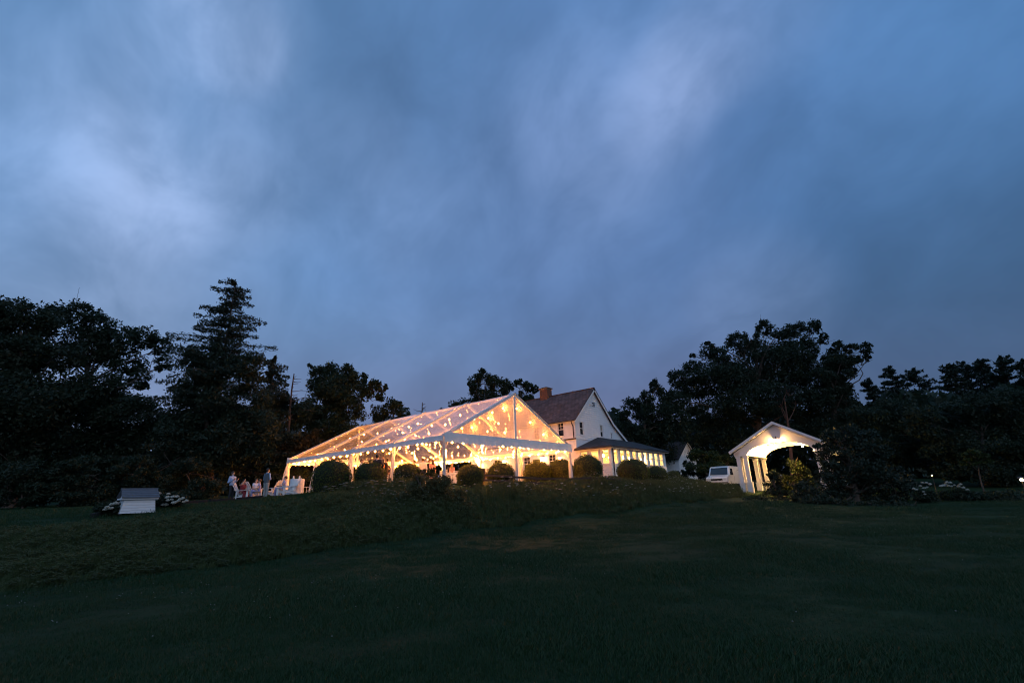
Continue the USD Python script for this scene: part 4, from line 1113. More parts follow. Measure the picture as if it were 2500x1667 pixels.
# ------------------------------------------------------------------ small things
WHITEW = M('white_painted_wood', (.74, .74, .73), .5, .06, 4, rand=.05)
CLOTH = M('white_tablecloth', (.74, .73, .71), .7, .05, 4)
DWOOD = M('dark_weathered_wood', (.06, .045, .035), .85, .3, 6, rand=.25)
BLUEROOF = M('blue_grey_shingle', (.13, .15, .18), .7, .2, 8, rand=.2)
STONE = M('dark_edging_timber', (.022, .021, .020), .9, .3, 5, rand=.3)


def face_cam(p):
    """Turn (degrees) that makes a thing's local -y axis look at the camera."""
    return math.degrees(math.atan2(p[1], p[0])) - 90


# the small well house on the left: battered board walls under a shingled shed roof
p = drop(330, 1243, 10, 30)
p = np.array([*(ray(332, 1243)[:2] * 20.5), ground_z(*(ray(332, 1243)[:2] * 20.5))])
wh = thing('well_house', 'little white board well house with a blue-grey shingled roof', 'hut', p, face_cam(p) + 12)
hw, hd, hh = .56, .36, .52
for i in range(5):
    z0, z1 = i * hh / 5, (i + 1) * hh / 5 - .005
    f0, f1 = 1.05 - .13 * i / 5, 1.05 - .13 * (i + .97) / 5
    g = G()
    for (w0, d0, z), (w1, d1, zz) in (((hw * f0, hd * f0, z0), (hw * f1 - .006, hd * f1 - .006, z1)),):
        v = [(-w0, -d0, z), (w0, -d0, z), (w0, d0, z), (-w0, d0, z), (-w1, -d1, zz), (w1, -d1, zz), (w1, d1, zz), (-w1, d1, zz)]
        g.add(v, [(3, 2, 1, 0), (4, 5, 6, 7), (0, 1, 5, 4), (1, 2, 6, 5), (2, 3, 7, 6), (3, 0, 4, 7)])
    part('wall_board', g, WHITEW, wh)
part('cornice', G().box(-hw - .05, hw + .05, -hd - .05, hd + .05, hh, hh + .06), WHITEW, wh)
for s in (-1, 1):
    for i in range(5):
        q0, q1 = i / 5, (i + 1.15) / 5
        y0, y1 = s * (-(hd + .10) * (1 - q0)), s * (-(hd + .10) * (1 - min(q1, 1)))
        z0, z1 = hh + .06 + .36 * q0, hh + .06 + .36 * min(q1, 1)
        x = hw + .07 - .03 * q0
        g = G(); o = .045
        v = [(-x, y0, z0), (x, y0, z0), (x, y1, z1), (-x, y1, z1), (-x, y0 - s * .0, z0 + o), (x, y0, z0 + o), (x, y1, z1 + .008), (-x, y1, z1 + .008)]
        g.add(v, [(3, 2, 1, 0), (4, 5, 6, 7), (0, 1, 5, 4), (1, 2, 6, 5), (2, 3, 7, 6), (3, 0, 4, 7)])
        part('shingle_course', g, BLUEROOF, wh)
part('ridge_board', G().box(-hw - .06, hw + .06, -.06, .06, hh + .405, hh + .45), BLUEROOF, wh)
for s in (-1, 1):
    part('gable_end', G().prism([(-(hd - .02), hh + .06), (hd - .02, hh + .06), (0, hh + .34)], s * (hw - .06) - .02, s * (hw - .06) + .02, 0), WHITEW, wh)

# timbers edging the terrace on the left
for i, (x0, x1) in enumerate([(228, 300), (305, 372), (378, 440), (446, 505), (512, 570), (578, 640)]):
    a, b = [np.array([*(ray(q, 1240 - (q - 330) * .06)[:2] * (19.6 + (q - 230) * .019)), 0]) for q in (x0, x1)]
    a[2], b[2] = ground_z(a[0], a[1]) + .07, ground_z(b[0], b[1]) + .07
    o = a.copy(); t = thing('edging_timber', f'dark timber edging the terrace, {["first", "second", "third", "fourth", "fifth", "sixth"][i]} from the left', 'timber', o)
    part('beam', G().beam((0, 0, 0), b - a, .18, .20), STONE, t)
    part('stake', G().beam(((b - a) * .5 + (0, -.12, -.2)), (b - a) * .5 + (0, -.12, .12), .06, .06), STONE, t)


# hydrangeas: leafy mounds with big pale heads
PETAL = M('white_hydrangea_petals', (.56, .56, .48), .8, .12, 20, rand=.2)
PETALB = M('pale_wildflower_petals', (.46, .46, .42), .8, .15, 20, rand=.25)
YELLOW = M('yellow_flower_petals', (.70, .45, .06), .8, .15, 20, rand=.25)
STEM = M('green_stem', (.05, .09, .03), .7, .2)


def head_mesh(r, n=42, s=.45, seed=0):
    q = np.random.default_rng(seed)
    d = q.normal(size=(n, 3)); d /= np.linalg.norm(d, axis=1, keepdims=True)
    d[:, 2] = np.abs(d[:, 2]) * 1.0 - .25
    g = G().add(*cards(d * r * (1, 1, .85), r * s, up=0, squash=.9, r=q))
    g.ico((0, 0, 0), (r * .8, r * .8, r * .65), 1)
    return g


def hydrangea(label, px, py, Y, w, h, heads, seed, group=None):
    q = np.random.default_rng(seed)
    x = ray(px, py)[0] * Y
    p0 = np.array([x, Y, ground_z(x, Y)])
    t = thing('hydrangea_bush', label, 'flowering shrub', p0, 0, group)
    k = Y / FOC
    pts = clump_points((0, 0, h * .45), (w, w * .6, h * .55), 2600, q, 26)
    pts[:, 2] = np.maximum(pts[:, 2], .03)
    part('foliage', cards(pts, .07, r=q), LEAF_DARK, t)
    for hx, hy in heads:
        P_ = at(hx, hy, Y - .35 * w - q.uniform(0, .25)) - p0
        r = q.uniform(.060, .088)
        g = head_mesh(r, seed=int(q.integers(1e6)))
        v, f = g.get()
        part('flower_head', (v + P_, f), PETAL, t)
        base = np.array([P_[0] * .6, P_[1] * .4 + .1, h * .2])
        part('stem', G().tube([base, P_ * .6 + base * .4 + (0, 0, .02), P_], .008, 4), STEM, t)


hydrangea('hydrangea with round white heads right of the well house', 400, 1225, 22, 1.05, .75, [(389, 1204), (411, 1205), (386, 1215), (409, 1214), (422, 1212), (432, 1212), (410, 1221), (419, 1219), (398, 1232), (405, 1232), (423, 1227), (436, 1222), (440, 1218), (446, 1216), (449, 1225), (455, 1222), (379, 1219), (430, 1225)], 201)
hydrangea('small hydrangea with white heads left of the well house', 265, 1238, 20, .55, .55, [(261, 1238), (272, 1231), (258, 1243), (266, 1241), (273, 1240), (284, 1228)], 202)
hydrangea('hydrangea with creamy lit heads beside the path lamps on the right', 2255, 1200, 32, .9, .85, [(2252, 1178), (2262, 1178), (2238, 1195), (2231, 1193), (2256, 1191), (2264, 1189), (2255, 1200), (2258, 1206), (2247, 1186), (2270, 1182)], 203)
hydrangea('hydrangea with pale heads at the right, dimly lit', 2330, 1195, 33, 1.3, .85, [(2312, 1177), (2320, 1178), (2297, 1186), (2303, 1185), (2316, 1186), (2330, 1184), (2340, 1187), (2352, 1190), (2362, 1195), (2309, 1182), (2323, 1187), (2345, 1182)], 204)

# path lamps
PLG = emit('path_lamp_glow', (1.0, .56, .20), 55.0)
for px, py, Y, s, lb in ((2128, 1160, 34, 1.0, 'small path lamp shining through the dark evergreen'), (2111, 1177, 34.5, .55, 'tiny path lamp left of the brighter one beyond the evergreen'), (2275, 1160, 36, .5, 'tiny path lamp in the dark above the hydrangeas'), (2494, 1171, 31, 1.6, 'bright path lamp at the right edge of the picture')):
    c = at(px, py, Y); gz = ground_z(c[0], c[1])
    t = thing('path_lamp', lb, 'lamp', (c[0], c[1], gz))
    h = max(c[2] - gz, .35)
    part('glow', G().ico((0, 0, h), .055 * s, 2), PLG, t, smooth=True)
    part('stake', G().tube([(0, 0, -.1), (0, 0, h - .05 * s)], .018, 6), GUTTER, t)
    part('cap', G().tube([(0, 0, h + .06 * s), (0, 0, h + .09 * s), (0, 0, h + .13 * s)], [.12 * s, .10 * s, .02], 10), GUTTER, t)

# low rail fence before the tent corner
FN = [at(px, 1190 - (px - 1180) * .015, Y) for px, Y in ((1120, 29.6), (1180, 30.2), (1245, 30.9), (1310, 31.6), (1378, 32.4), (1445, 33.2), (1515, 34.2))]
fence = thing('rail_fence', 'low dark wooden rail fence in front of the lit round bushes', 'fence', (FN[0][0], FN[0][1], ground_z(FN[0][0], FN[0][1])))
fp = [np.array([q[0], q[1], ground_z(q[0], q[1])]) - (FN[0][0], FN[0][1], ground_z(FN[0][0], FN[0][1])) for q in FN]
for q in fp:
    part('post', G().beam(q - (0, 0, .2), q + (0, 0, .74), .12, .12), DWOOD, fence)
for a, b in zip(fp[:-1], fp[1:]):
    for h in (.34, .62):
        part('rail', G().beam(a + (0, -.07, h), b + (0, -.07, h + .02), .05, .12), DWOOD, fence)


# Adirondack chairs
def adirondack(label, loc, rot, group):
    t = thing('adirondack_chair', label, 'chair', loc, rot, group)
    for i in range(5):                           # fan back, leaning back
        a = (i - 2) * .065
        x0, x1 = (i - 2) * .098, (i - 2) * .135
        h = 1.06 - .035 * (i - 2) ** 2
        g = G()
        v = []
        for (x, y, z, w) in ((x0, .18, .30, .045), (x1, .52, h - .05, .062), (x1 * 1.01, .535, h, .034)):
            v += [(x - w, y, z), (x + w, y, z), (x + w, y + .022, z - .004), (x - w, y + .022, z - .004)]
        f = []
        for r in (0, 4):
            f += [(r, r + 1, r + 5, r + 4), (r + 1, r + 2, r + 6, r + 5), (r + 2, r + 3, r + 7, r + 6), (r + 3, r, r + 4, r + 7)]
        f += [(3, 2, 1, 0), (8, 9, 10, 11)]
        part('back_slat', g.add(v, f), WHITEW, t)
    for i in range(5):
        y = -.36 + i * .115
        part('seat_slat', G().box(-.27, .27, y, y + .10, .375 - .022 * i, .397 - .022 * i), WHITEW, t)
    for s in (-1, 1):
        part('arm', G().add(*G().prism([(-.46, .56), (.34, .56), (.34, .585), (-.46, .585)], s * .36 - .07, s * .36 + .07, 0).get()), WHITEW, t)
        part('leg', G().box(s * .33 - .02, s * .33 + .02, -.40, -.29, 0, .56), WHITEW, t)
        part('leg', G().add(*G().prism([(-.40, .30), (-.40, .39), (.70, .09), (.70, .0), (.55, .0)], s * .285 - .018, s * .285 + .018, 0).get()), WHITEW, t)
        part('back_post', G().box(s * .33 - .02, s * .33 + .02, .24, .30, .20, .56), WHITEW, t)
    part('back_brace', G().box(-.35, .35, .40, .43, .60, .67), WHITEW, t)
    return t


def spot(px, py, Y):
    """Ground point straight below a pixel's direction at distance Y."""
    d = ray(px, py) * Y
    return np.array([d[0], d[1], ground_z(d[0], d[1])])


AG = 'white slatted garden chairs on the lawn left of the tent'
a0 = adirondack('white slatted garden chair nearest the cloth-covered table, seen from the side', spot(708, 1205, 30.2), -68, AG)
ADC = [(694, 1205, 31.2, -75, 'white slatted garden chair holding the woman in the blue dress'), (664, 1210, 32.6, -105, 'white slatted garden chair just right of the man in the vest'), (609, 1212, 31.8, 160, 'white slatted garden chair right of the woman in red'), (617, 1212, 33.4, 150, 'white slatted garden chair behind the pale blue dresses'), (592, 1214, 31.2, 100, 'white slatted garden chair holding the woman in red')]
for px, py, Y, rt, lb in ADC:
    copy(a0, spot(px, py, Y), rt, None, lb)


# tables
def cloth_table(name, label, loc, r, h, group=None, seed=0, candles=0, square=False):
    t = thing(name, label, 'table', loc, 0, group)
    a = np.linspace(0, 2 * math.pi, 73)
    rows = []
    for q in np.linspace(0, 1, 9):
        w = r * (1 + (.08 + .05 * q) * q ** .6 * (1 + .9 * np.sin(a * 11 + seed) * q) * .6)
        rows.append(np.stack([w * np.cos(a), w * np.sin(a), np.full_like(a, h - q * (h - .03))], 1))
    g = G().grid(np.array(rows)[::-1])
    n = len(a)
    top = np.vstack([np.array(rows[0]), [[0, 0, h + .002]]])
    g.add(top, [(i, i + 1, n) for i in range(n - 1)])
    part('tablecloth', g, CLOTH, t, smooth=40)
    part('pedestal', G().tube([(0, 0, 0), (0, 0, h - .03)], .04, 8).tube([(0, 0, 0.0), (0, 0, .03)], r * .6, 14).tube([(0, 0, h - .05), (0, 0, h - .012)], r * .97, 24), STEEL, t)
    return t


CAND = emit('candle_glow', (1.0, .6, .25), 6.0)
JAR = M('white_jar', (.7, .68, .62), .3, .1)
TT = [('cloth_table', 'white clothed table with two small jars beside the garden chairs', spot(722, 1205, 31.0), .40, .98, 1), ('cloth_table', 'tall white clothed table with a dark bottle by the tent leg', spot(838, 1200, 29.6), .42, 1.08, 2)]
for nm, lb, loc, r, h, sd in TT:
    cloth_table(nm, lb, loc, r, h, None, sd)
for dx, lb in ((-.17, 'small pale jar at the left of the clothed table'), (.2, 'small pale jar at the right of the clothed table')):
    l = TT[0][2]
    t = thing('jar', lb, 'jar', l + (dx, -.15, .984))
    part('body', G().tube([(0, 0, 0), (0, 0, .09), (0, 0, .10), (0, 0, .14)], [.055, .055, .035, .035], 10), JAR, t)
    part('lid', G().tube([(0, 0, .14), (0, 0, .165)], .042, 10), JAR, t)
l = TT[1][2]
t = thing('bottle', 'dark bottle standing on the tall clothed table', 'bottle', l + (.08, -.12, 1.084))
part('body', G().tube([(0, 0, 0), (0, 0, .19), (0, 0, .24), (0, 0, .33)], [.042, .042, .018, .015], 10), M('dark_bottle_glass', (.02, .02, .015), .1, .1), t)
part('label', G().tube([(0, 0, .06), (0, 0, .14)], .0435, 10, cap=False), JAR, t)
RT = [((4.2, 3.2), 'round dining table near the front gable, left'), ((8.4, 3.4), 'round dining table near the front gable, right'), ((3.3, 8.2), 'round dining table in the middle of the tent, lawn side'), ((8.6, 8.2), 'round dining table in the middle of the tent, house side'), ((8.6, 13.6), 'round dining table towards the rear, house side'), ((3.6, 13.8), 'round dining table towards the rear, lawn side')]
for i, (q, lb) in enumerate(RT):
    w = world(TO, (*q, 0)); w[2] = ground_z(w[0], w[1])
    cloth_table('round_table', lb + ', under a white cloth', w, .80, .75, 'dining tables in the tent', 3 + i)
    for dx, lb2 in ((0, 'middle'),):
        t = thing('candle_jar', 'glowing candle jar on the ' + lb.replace('round dining ', ''), 'candle', w + (0, 0, .756), 0, 'candle jars on the dining tables')
        part('glass', G().tube([(0, 0, 0), (0, 0, .12)], .04, 10, cap=False), JAR, t)
        part('flame', G().ico((0, 0, .10), .028, 1), CAND, t)


def side_chair(label, loc, rot, group):
    t = thing('dining_chair', label, 'chair', loc, rot, group)
    part('seat', G().box(-.20, .20, -.20, .20, .43, .46), WHITEW, t)
    for x in (-.18, .18):
        part('leg', G().beam((x, -.18, 0), (x, -.18, .43), .03, .03), WHITEW, t)
        part('leg', G().beam((x, .22, 0), (x, .19, .93), .03, .03), WHITEW, t)
    for z in (.60, .74, .88):
        part('back_rail', G().box(-.18, .18, .185, .205, z, z + .045), WHITEW, t)
    for x in (-.09, 0, .09):
        part('spindle', G().box(x - .01, x + .01, .19, .20, .46, .88), WHITEW, t)
    part('stretcher', G().box(-.18, .18, -.19, -.17, .20, .23).box(-.18, .18, .18, .20, .20, .23), WHITEW, t)
    return t


CG = 'white dining chairs round the tent tables'
_c0 = None
for i, (q, lb) in enumerate(RT):
    for k in range(6):
        an = k * math.pi / 3 + i * .4
        w = world(TO, (q[0] + 1.12 * math.cos(an), q[1] + 1.12 * math.sin(an), 0)); w[2] = ground_z(w[0], w[1])
        rt = math.degrees(an) + ROT - 90
        l = 'white slat-backed dining chair at the ' + lb.replace('in the middle of the tent', 'mid-tent')
        if _c0 is None:
            _c0 = side_chair(l, w, rt, CG)
        else:
            copy(_c0, w, rt, None, l, group='dining chairs at the ' + lb)
w = spot(744, 1205, 32.5)
copy(_c0, w, 140, None, 'white dining chair standing alone between the two left leg drapes', group='single chairs')
# a bar behind, under the far eave
bar = thing('bar_counter', 'long bar counter with an orange front under the house-side eave', 'bar', world((TO[0], TO[1], BASE), (TW - 1.3, 6.8, .06)), ROT)
part('counter_top', G().box(-.35, .35, -1.6, 1.6, 1.06, 1.10), CLOTH, bar)
part('front_panel', G().box(-.30, -.27, -1.5, 1.5, -.1, 1.06).box(-.27, .30, -1.5, -1.47, -.1, 1.06).box(-.27, .30, 1.47, 1.5, -.1, 1.06), M('honey_wood_panel', (.42, .22, .08), .5, .2, 5), bar)
# a dark speaker box on a stand and a small yellow crate near the bush
w = spot(1176, 1200, 30.2)
sp = thing('loudspeaker', 'dark boxy loudspeaker standing left of the lit round bush', 'loudspeaker', w, face_cam(w) - 20)
part('cabinet', G().prism([(-.17, 0), (.17, 0), (.15, .30), (-.15, .30)], .35, 1.0, 2), M('black_cabinet', (.025, .02, .02), .6, .2), sp)
part('grille', G().box(-.15, .15, -.016, -.002, .40, .95), M('black_grille', (.015, .015, .015), .9, .2), sp)
part('stand', G().box(-.12, .12, .05, .25, -.02, .02).tube([(0, .15, 0), (0, .15, .36)], .03, 8), STEEL, sp)
w = spot(1190, 1200, 30.0)
cr = thing('crate', 'small yellow crate on the grass beside the loudspeaker', 'crate', w + (0, 0, -.01), 15)
YC = M('yellow_crate', (.55, .33, .04), .5, .12)
for s in (-1, 1):
    for z in (.02, .12, .22):
        part('slat', G().box(-.24, .24, s * .17 - .01, s * .17 + .01, z, z + .08), YC, cr)
        part('slat', G().box(s * .23 - .01, s * .23 + .01, -.16, .16, z, z + .08), YC, cr)
part('bottom', G().box(-.22, .22, -.155, .155, .0, .018), YC, cr)

# ---- the white van
vp = spot(1752, 1185, 47.5)
van = thing('white_van', 'white passenger van parked left of the portico, windscreen towards the lawn', 'van', vp, math.degrees(math.atan2(-.78, -.62)) + 90)
VP = M('white_van_paint', (.78, .78, .78), .28, .03, 2, coat=.6)
VG = M('dark_van_glass', (.02, .025, .03), .05, .1, 2, spec=.8)
RUB = M('black_rubber', (.02, .02, .02), .8, .1)
CHR = M('dull_chrome', (.55, .55, .55), .25, .05, metallic=.9)
# local frame: front at y = 0 facing -y, length 5.2, width 2.0
prof = [(0.0, .42), (-.05, .62), (-.02, .95), (.10, 1.05), (.85, 1.22), (1.35, 1.98), (1.60, 2.08), (4.9, 2.08), (5.15, 1.95), (5.2, 1.1), (5.22, .45), (4.75, .40), (.6, .38)]
body = Polygon(prof)
cage = trimesh.creation.extrude_polygon(body, 1.0, engine='earcut')
g = G()
xs_ = [(-1.0, 0.965), (-.93, 1.0), (.93, 1.0), (1.0, .965)]
pts = []
for x, sc in xs_:
    pts.append([(x * (1 - .10 * max(0, (z - 1.1)) / 1.0), 2.6 + (y - 2.6) * sc, 1.15 + (z - 1.15) * (sc if sc < 1 else 1)) for y, z in prof])
pts = np.array(pts); n = len(prof)
fs = [(i * n + j, i * n + (j + 1) % n, (i + 1) * n + (j + 1) % n, (i + 1) * n + j) for i in range(3) for j in range(n)]
g.add(pts.reshape(-1, 3), np.array(fs)[:, ::-1])
tri = trimesh.creation.triangulate_polygon(body, engine='earcut')
m = G()
o2 = np.array([[y, z] for y, z in tri[0]])
for x, sc, fl in ((-1.0, .965, 1), (1.0, .965, -1)):
    vv = np.stack([x * (1 - .10 * np.maximum(0, (o2[:, 1] - 1.1))), 2.6 + (o2[:, 0] - 2.6) * sc, 1.15 + (o2[:, 1] - 1.15) * sc], 1)
    g.add(vv, np.array(tri[1])[:, ::fl])
part('body', g, VP, van, smooth=25)
part('windscreen', G().add([(-.82, .845, 1.26), (.82, .845, 1.26), (.76, 1.285, 1.93), (-.76, 1.285, 1.93)] + [(-.80, .93, 1.25), (.80, .93, 1.25), (.74, 1.34, 1.91), (-.74, 1.34, 1.91)], [(0, 1, 2, 3), (7, 6, 5, 4), (0, 4, 5, 1), (1, 5, 6, 2), (2, 6, 7, 3), (3, 7, 4, 0)]).add(*G().get() if False else (np.zeros((0, 3)), np.zeros((0, 3)))), VG, van)
for s in (-1, 1):
    for y0, y1, nm in ((1.35, 2.15, 'front_side_window'),):
        xx = lambda z: s * (1.006 - .10 * (z - 1.1))
        part(nm, G().add([(xx(1.22), y0 - .10, 1.22), (xx(1.22), y1, 1.22), (xx(1.82), y1, 1.82), (xx(1.82), y0 + .2, 1.82)], [(0, 1, 2, 3)]), VG, van)
    part('door_seam', G().box(s * 1.002 - .004, s * 1.002 + .004, 2.22, 2.235, .55, 1.12), GUTTER, van)
    part('mirror', G().box(s * 1.12 - .10, s * 1.12 + .10, 1.05, 1.15, 1.28, 1.52).box(s * 1.02 - .06, s * 1.02 + .06, 1.08, 1.12, 1.26, 1.30), RUB, van)
    part('headlight', G().box(s * .74 - .14, s * .74 + .14, -.045, .03, .70, .92), M('clear_headlight', (.55, .57, .6), .1, .05), van)
    for y in (.95, 4.15):
        wl = part('wheel', G().tube([(s * .78, y, .36), (s * .80, y, .36), (s * .97, y, .36), (s * 1.0, y, .36)], [.33, .36, .36, .33], 22), RUB, van)
        part('rim', G().tube([(s * .99, y, .36), (s * 1.012, y, .36)], [.21, .19], 14), CHR, wl)
part('grille', G().box(-.55, .55, -.05, .02, .72, .90), RUB, van)
part('bumper', G().box(-.98, .98, -.12, .06, .42, .60), CHR, van)
part('wiper', G().beam((-.5, .865, 1.29), (.1, .98, 1.45), .02, .02).beam((.1, .865, 1.29), (.6, .98, 1.45), .02, .02), RUB, van)

# ------------------------------------------------------------------ grass and wildflowers
def blades(n, r0, h0, h1, w, lean, seed):
    r = np.random.default_rng(seed)
    a = r.uniform(0, 2 * math.pi, n); q = np.sqrt(r.uniform(0, 1, n)) * r0
    b = np.stack([q * np.cos(a), q * np.sin(a), 0 * a], 1)
    h = r.uniform(h0, h1, n)
    t = r.uniform(0, 2 * math.pi, n); d = np.stack([np.cos(t), np.sin(t), 0 * t], 1) * (lean * h * r.uniform(.2, 1, n))[:, None]
    s = np.stack([-np.sin(t + .6), np.cos(t + .6), 0 * t], 1) * (w / 2)
    z = np.array([0, 0, 1.0])
    v = np.stack([b - s, b + s, b + d * .35 + z * (h * .6)[:, None] + s * .7, b + d * .35 + z * (h * .6)[:, None] - s * .7, b + d + z * h[:, None]], 1).reshape(-1, 3)
    i = np.arange(n)[:, None] * 5
    return v, np.vstack([i + [0, 1, 2], i + [0, 2, 3], i + [3, 2, 4]])


def scatter(name, label, protos, pos, scale, yaw, kind='stuff'):
    pi = UsdGeom.PointInstancer.Define(stage, numbered('/World', name))
    path = str(pi.GetPath())
    rel = pi.CreatePrototypesRel()
    for i, (geo, mat) in enumerate(protos):
        m = usdkit.mesh(stage, f'{path}/tuft_{i + 1:03d}', geo.get() if isinstance(geo, G) else geo, mat)
        rel.AddTarget(m.GetPath())
    n = len(pos)
    pi.CreateProtoIndicesAttr(Vt.IntArray.FromNumpy(rng.integers(0, len(protos), n).astype(np.int32)))
    pi.CreatePositionsAttr(Vt.Vec3fArray.FromNumpy(pos.astype(np.float32)))
    pi.CreateScalesAttr(Vt.Vec3fArray.FromNumpy(np.asarray(scale, np.float32)))
    qs = Vt.QuathArray([Gf.Quath(float(math.cos(y / 2)), 0.0, 0.0, float(math.sin(y / 2))) for y in yaw])
    pi.CreateOrientationsAttr(qs)
    return tag(pi.GetPrim(), label, kind=kind)


GRASS = leafmat('lawn_grass', (.026, .078, .024), .25, .35)
GRASS2 = leafmat('lawn_grass_yellower', (.040, .080, .026), .25, .35)
GRASS3 = leafmat('lawn_grass_darker', (.016, .060, .022), .25, .35)
MEADOW = leafmat('meadow_grass_blades', (.115, .155, .050), .25, .4)
MEADOW2 = leafmat('meadow_herb_leaves', (.11, .135, .048), .25, .4)


def fan(n, y0, y1, seed, power=1.0, xm=1.25):
    r = np.random.default_rng(seed)
    y = y0 + (y1 - y0) * r.uniform(0, 1, n) ** power
    x = r.uniform(-xm, xm, n) * y * .98
    return x, y


# lawn
x, y = fan(15000, 3.6, 34, 1, 1.25, 1.12)
m = (side_of_meadow(x, y) < .1)
m &= ~((x > 16) & (y > 36))
x, y = x[m], y[m]
z = ground_z(x, y)
pn = meshkit.fbm(np.stack([x * .45, y * .45, 0 * x], 1), 3, 21)
s_ = (.55 + .9 * np.clip((pn - .3) * 2.2, 0, 1)) * rng.uniform(.7, 1.25, len(x)) * np.clip(.75 + y / 40, .8, 1.5)
scatter('lawn_grass', 'short mown grass of the lawn', [(blades(110, .30, .03, .075, .006, .8, 1), GRASS), (blades(110, .30, .03, .075, .006, .8, 2), GRASS2), (blades(90, .30, .02, .055, .006, .9, 3), GRASS3)], np.stack([x, y, z - .005], 1), np.stack([s_ * 1.2, s_ * 1.2, s_], 1), rng.uniform(0, 6.28, len(x)))
# clover dotted over the lawn
x, y = fan(900, 6.5, 24, 2, .7, 1.1)
nz = meshkit.noise(np.stack([x * .35, y * .35, 0 * x], 1), 4)
m = (side_of_meadow(x, y) < -.3) & (nz > .52)
x, y = x[m], y[m]
scatter('clover_flowers', 'tiny pale clover heads dotted over the lawn', [(G().ico((0, 0, .07), (.010, .010, .008), 1), M('dull_clover', (.20, .21, .20), .9))], np.stack([x, y, ground_z(x, y)], 1), np.ones((len(x), 3)), 0 * x)

# short grass on the terrace round the tent and along the right of the lawn
x = np.random.default_rng(31).uniform(-34, 34, 16000); y = np.random.default_rng(32).uniform(17, 46, 16000)
d = side_of_meadow(x, y)
m = ((d > 5.5) | ((x > 16) & (y > 36))) & (np.abs(x) < y * 1.15) & ~((_c * (x - HO[0]) + _s * (y - HO[1]) > -.1) & (-_s * (x - HO[0]) + _c * (y - HO[1]) > -3.4))
x, y = x[m], y[m]
s_ = rng.uniform(.9, 1.5, len(x))
scatter('terrace_grass', 'short grass on the terrace round the tent', [(blades(90, .36, .03, .085, .008, .8, 4), GRASS), (blades(90, .36, .03, .085, .008, .8, 5), GRASS2)], np.stack([x, y, ground_z(x, y) - .005], 1), np.stack([s_ * 1.3, s_ * 1.3, s_], 1), rng.uniform(0, 6.28, len(x)))

# meadow between the mown edge and the terrace
x, y = fan(60000, 8, 42, 3, 1.0, 1.25)
d = side_of_meadow(x, y)
loc_x = _c * (x - TO[0]) + _s * (y - TO[1]); loc_y = -_s * (x - TO[0]) + _c * (y - TO[1])
intent = (loc_x > -.9) & (loc_y > -1.6)
loc_hx = _c * (x - HO[0]) + _s * (y - HO[1]); loc_hy = -_s * (x - HO[0]) + _c * (y - HO[1])
m = (d > 0) & (d < 9.5) & ~intent & ~((loc_hx > -1) & (loc_hy > -4.6)) & (x < 17.0)
left = x < -9
m &= ~(left & (d > 6.5) & (y < 30) & (x > -19)) & ~(left & (y > 26.5))
x, y, d = x[m], y[m], d[m]
z = ground_z(x, y)
h_ = (.55 + .5 * meshkit.noise(np.stack([x * .6, y * .6, 0 * x], 1), 8)) * np.clip(.35 + d * .5, .35, 1.0) * np.where(x < -9, .62, 1.0)
h_ *= np.where((d > 5.5), .75, 1.0)
keep = np.random.default_rng(4).uniform(0, 1, len(x)) < .8
x, y, z, h_ = x[keep], y[keep], z[keep], h_[keep]
herb = G()
r_ = np.random.default_rng(9)
pp = clump_points((0, 0, .5), (.24, .24, .45), 130, r_, 14)
herb.add(*cards(pp, .05, squash=.35, r=r_)); herb.add(*blades(8, .1, .6, 1.0, .01, .2, 3))
scatter('meadow_grass', 'tall unmown grass and herbs on the bank in front of the tent', [(blades(46, .22, .45, 1.0, .012, .45, 11), MEADOW), (blades(40, .26, .4, .9, .014, .6, 12), MEADOW), (herb, MEADOW2), (herb, MEADOW2)], np.stack([x, y, z - .02], 1), np.stack([.9 + 0 * h_, .9 + 0 * h_, h_], 1), rng.uniform(0, 6.28, len(x)))
print('meadow tufts', len(x))

# wildflowers one could count: stems with flat white heads
def umbel(seed, r, h, mat, double=False):
    q = np.random.default_rng(seed)
    g = G()
    n = 26
    a = q.uniform(0, 6.28, n); rr = np.sqrt(q.uniform(0, 1, n)) * r
    c = np.stack([rr * np.cos(a), rr * np.sin(a), h + .35 * r * (1 - (rr / r) ** 2)], 1)
    g.add(*cards(c, r * .34, up=3.0, squash=.9, r=q))
    g.ico((0, 0, h), (r * .85, r * .85, r * .28), 1)
    return g


WG = 'wildflowers with flat white heads in the meadow'
_wsrc = []
FL = []
rf = np.random.default_rng(77)
for zx in [(801, 1194), (823, 1191), (792, 1201), (793, 1206), (811, 1203), (813, 1209), (831, 1205), (842, 1209), (841, 1216), (838, 1222), (804, 1219), (788, 1213), (858, 1214), (903, 1187), (899, 1199), (940, 1172), (917, 1174), (919, 1180), (880, 1185), (978, 1173), (1003, 1189), (1022, 1172), (1127, 1179), (1143, 1183), (1127, 1189), (1168, 1193), (1144, 1200), (1172, 1213), (1211, 1147), (1226, 1163), (1226, 1189), (1247, 1163), (1245, 1190), (907, 1212), (893, 1216), (935, 1228), (980, 1214), (1045, 1230), (985, 1244)]:
    FL.append((*zx, 1.35, 0))
for k in range(190):
    px = rf.uniform(1190, 1790); 
    py = rf.normal(1196, 9) - (px - 1500) * .012
    FL.append((px, py, rf.uniform(.45, .95), 1))
for k in range(50):
    FL.append((rf.uniform(870, 1190), rf.normal(1222, 14), rf.uniform(.5, .9), 1))
side_words = ['left', 'right']
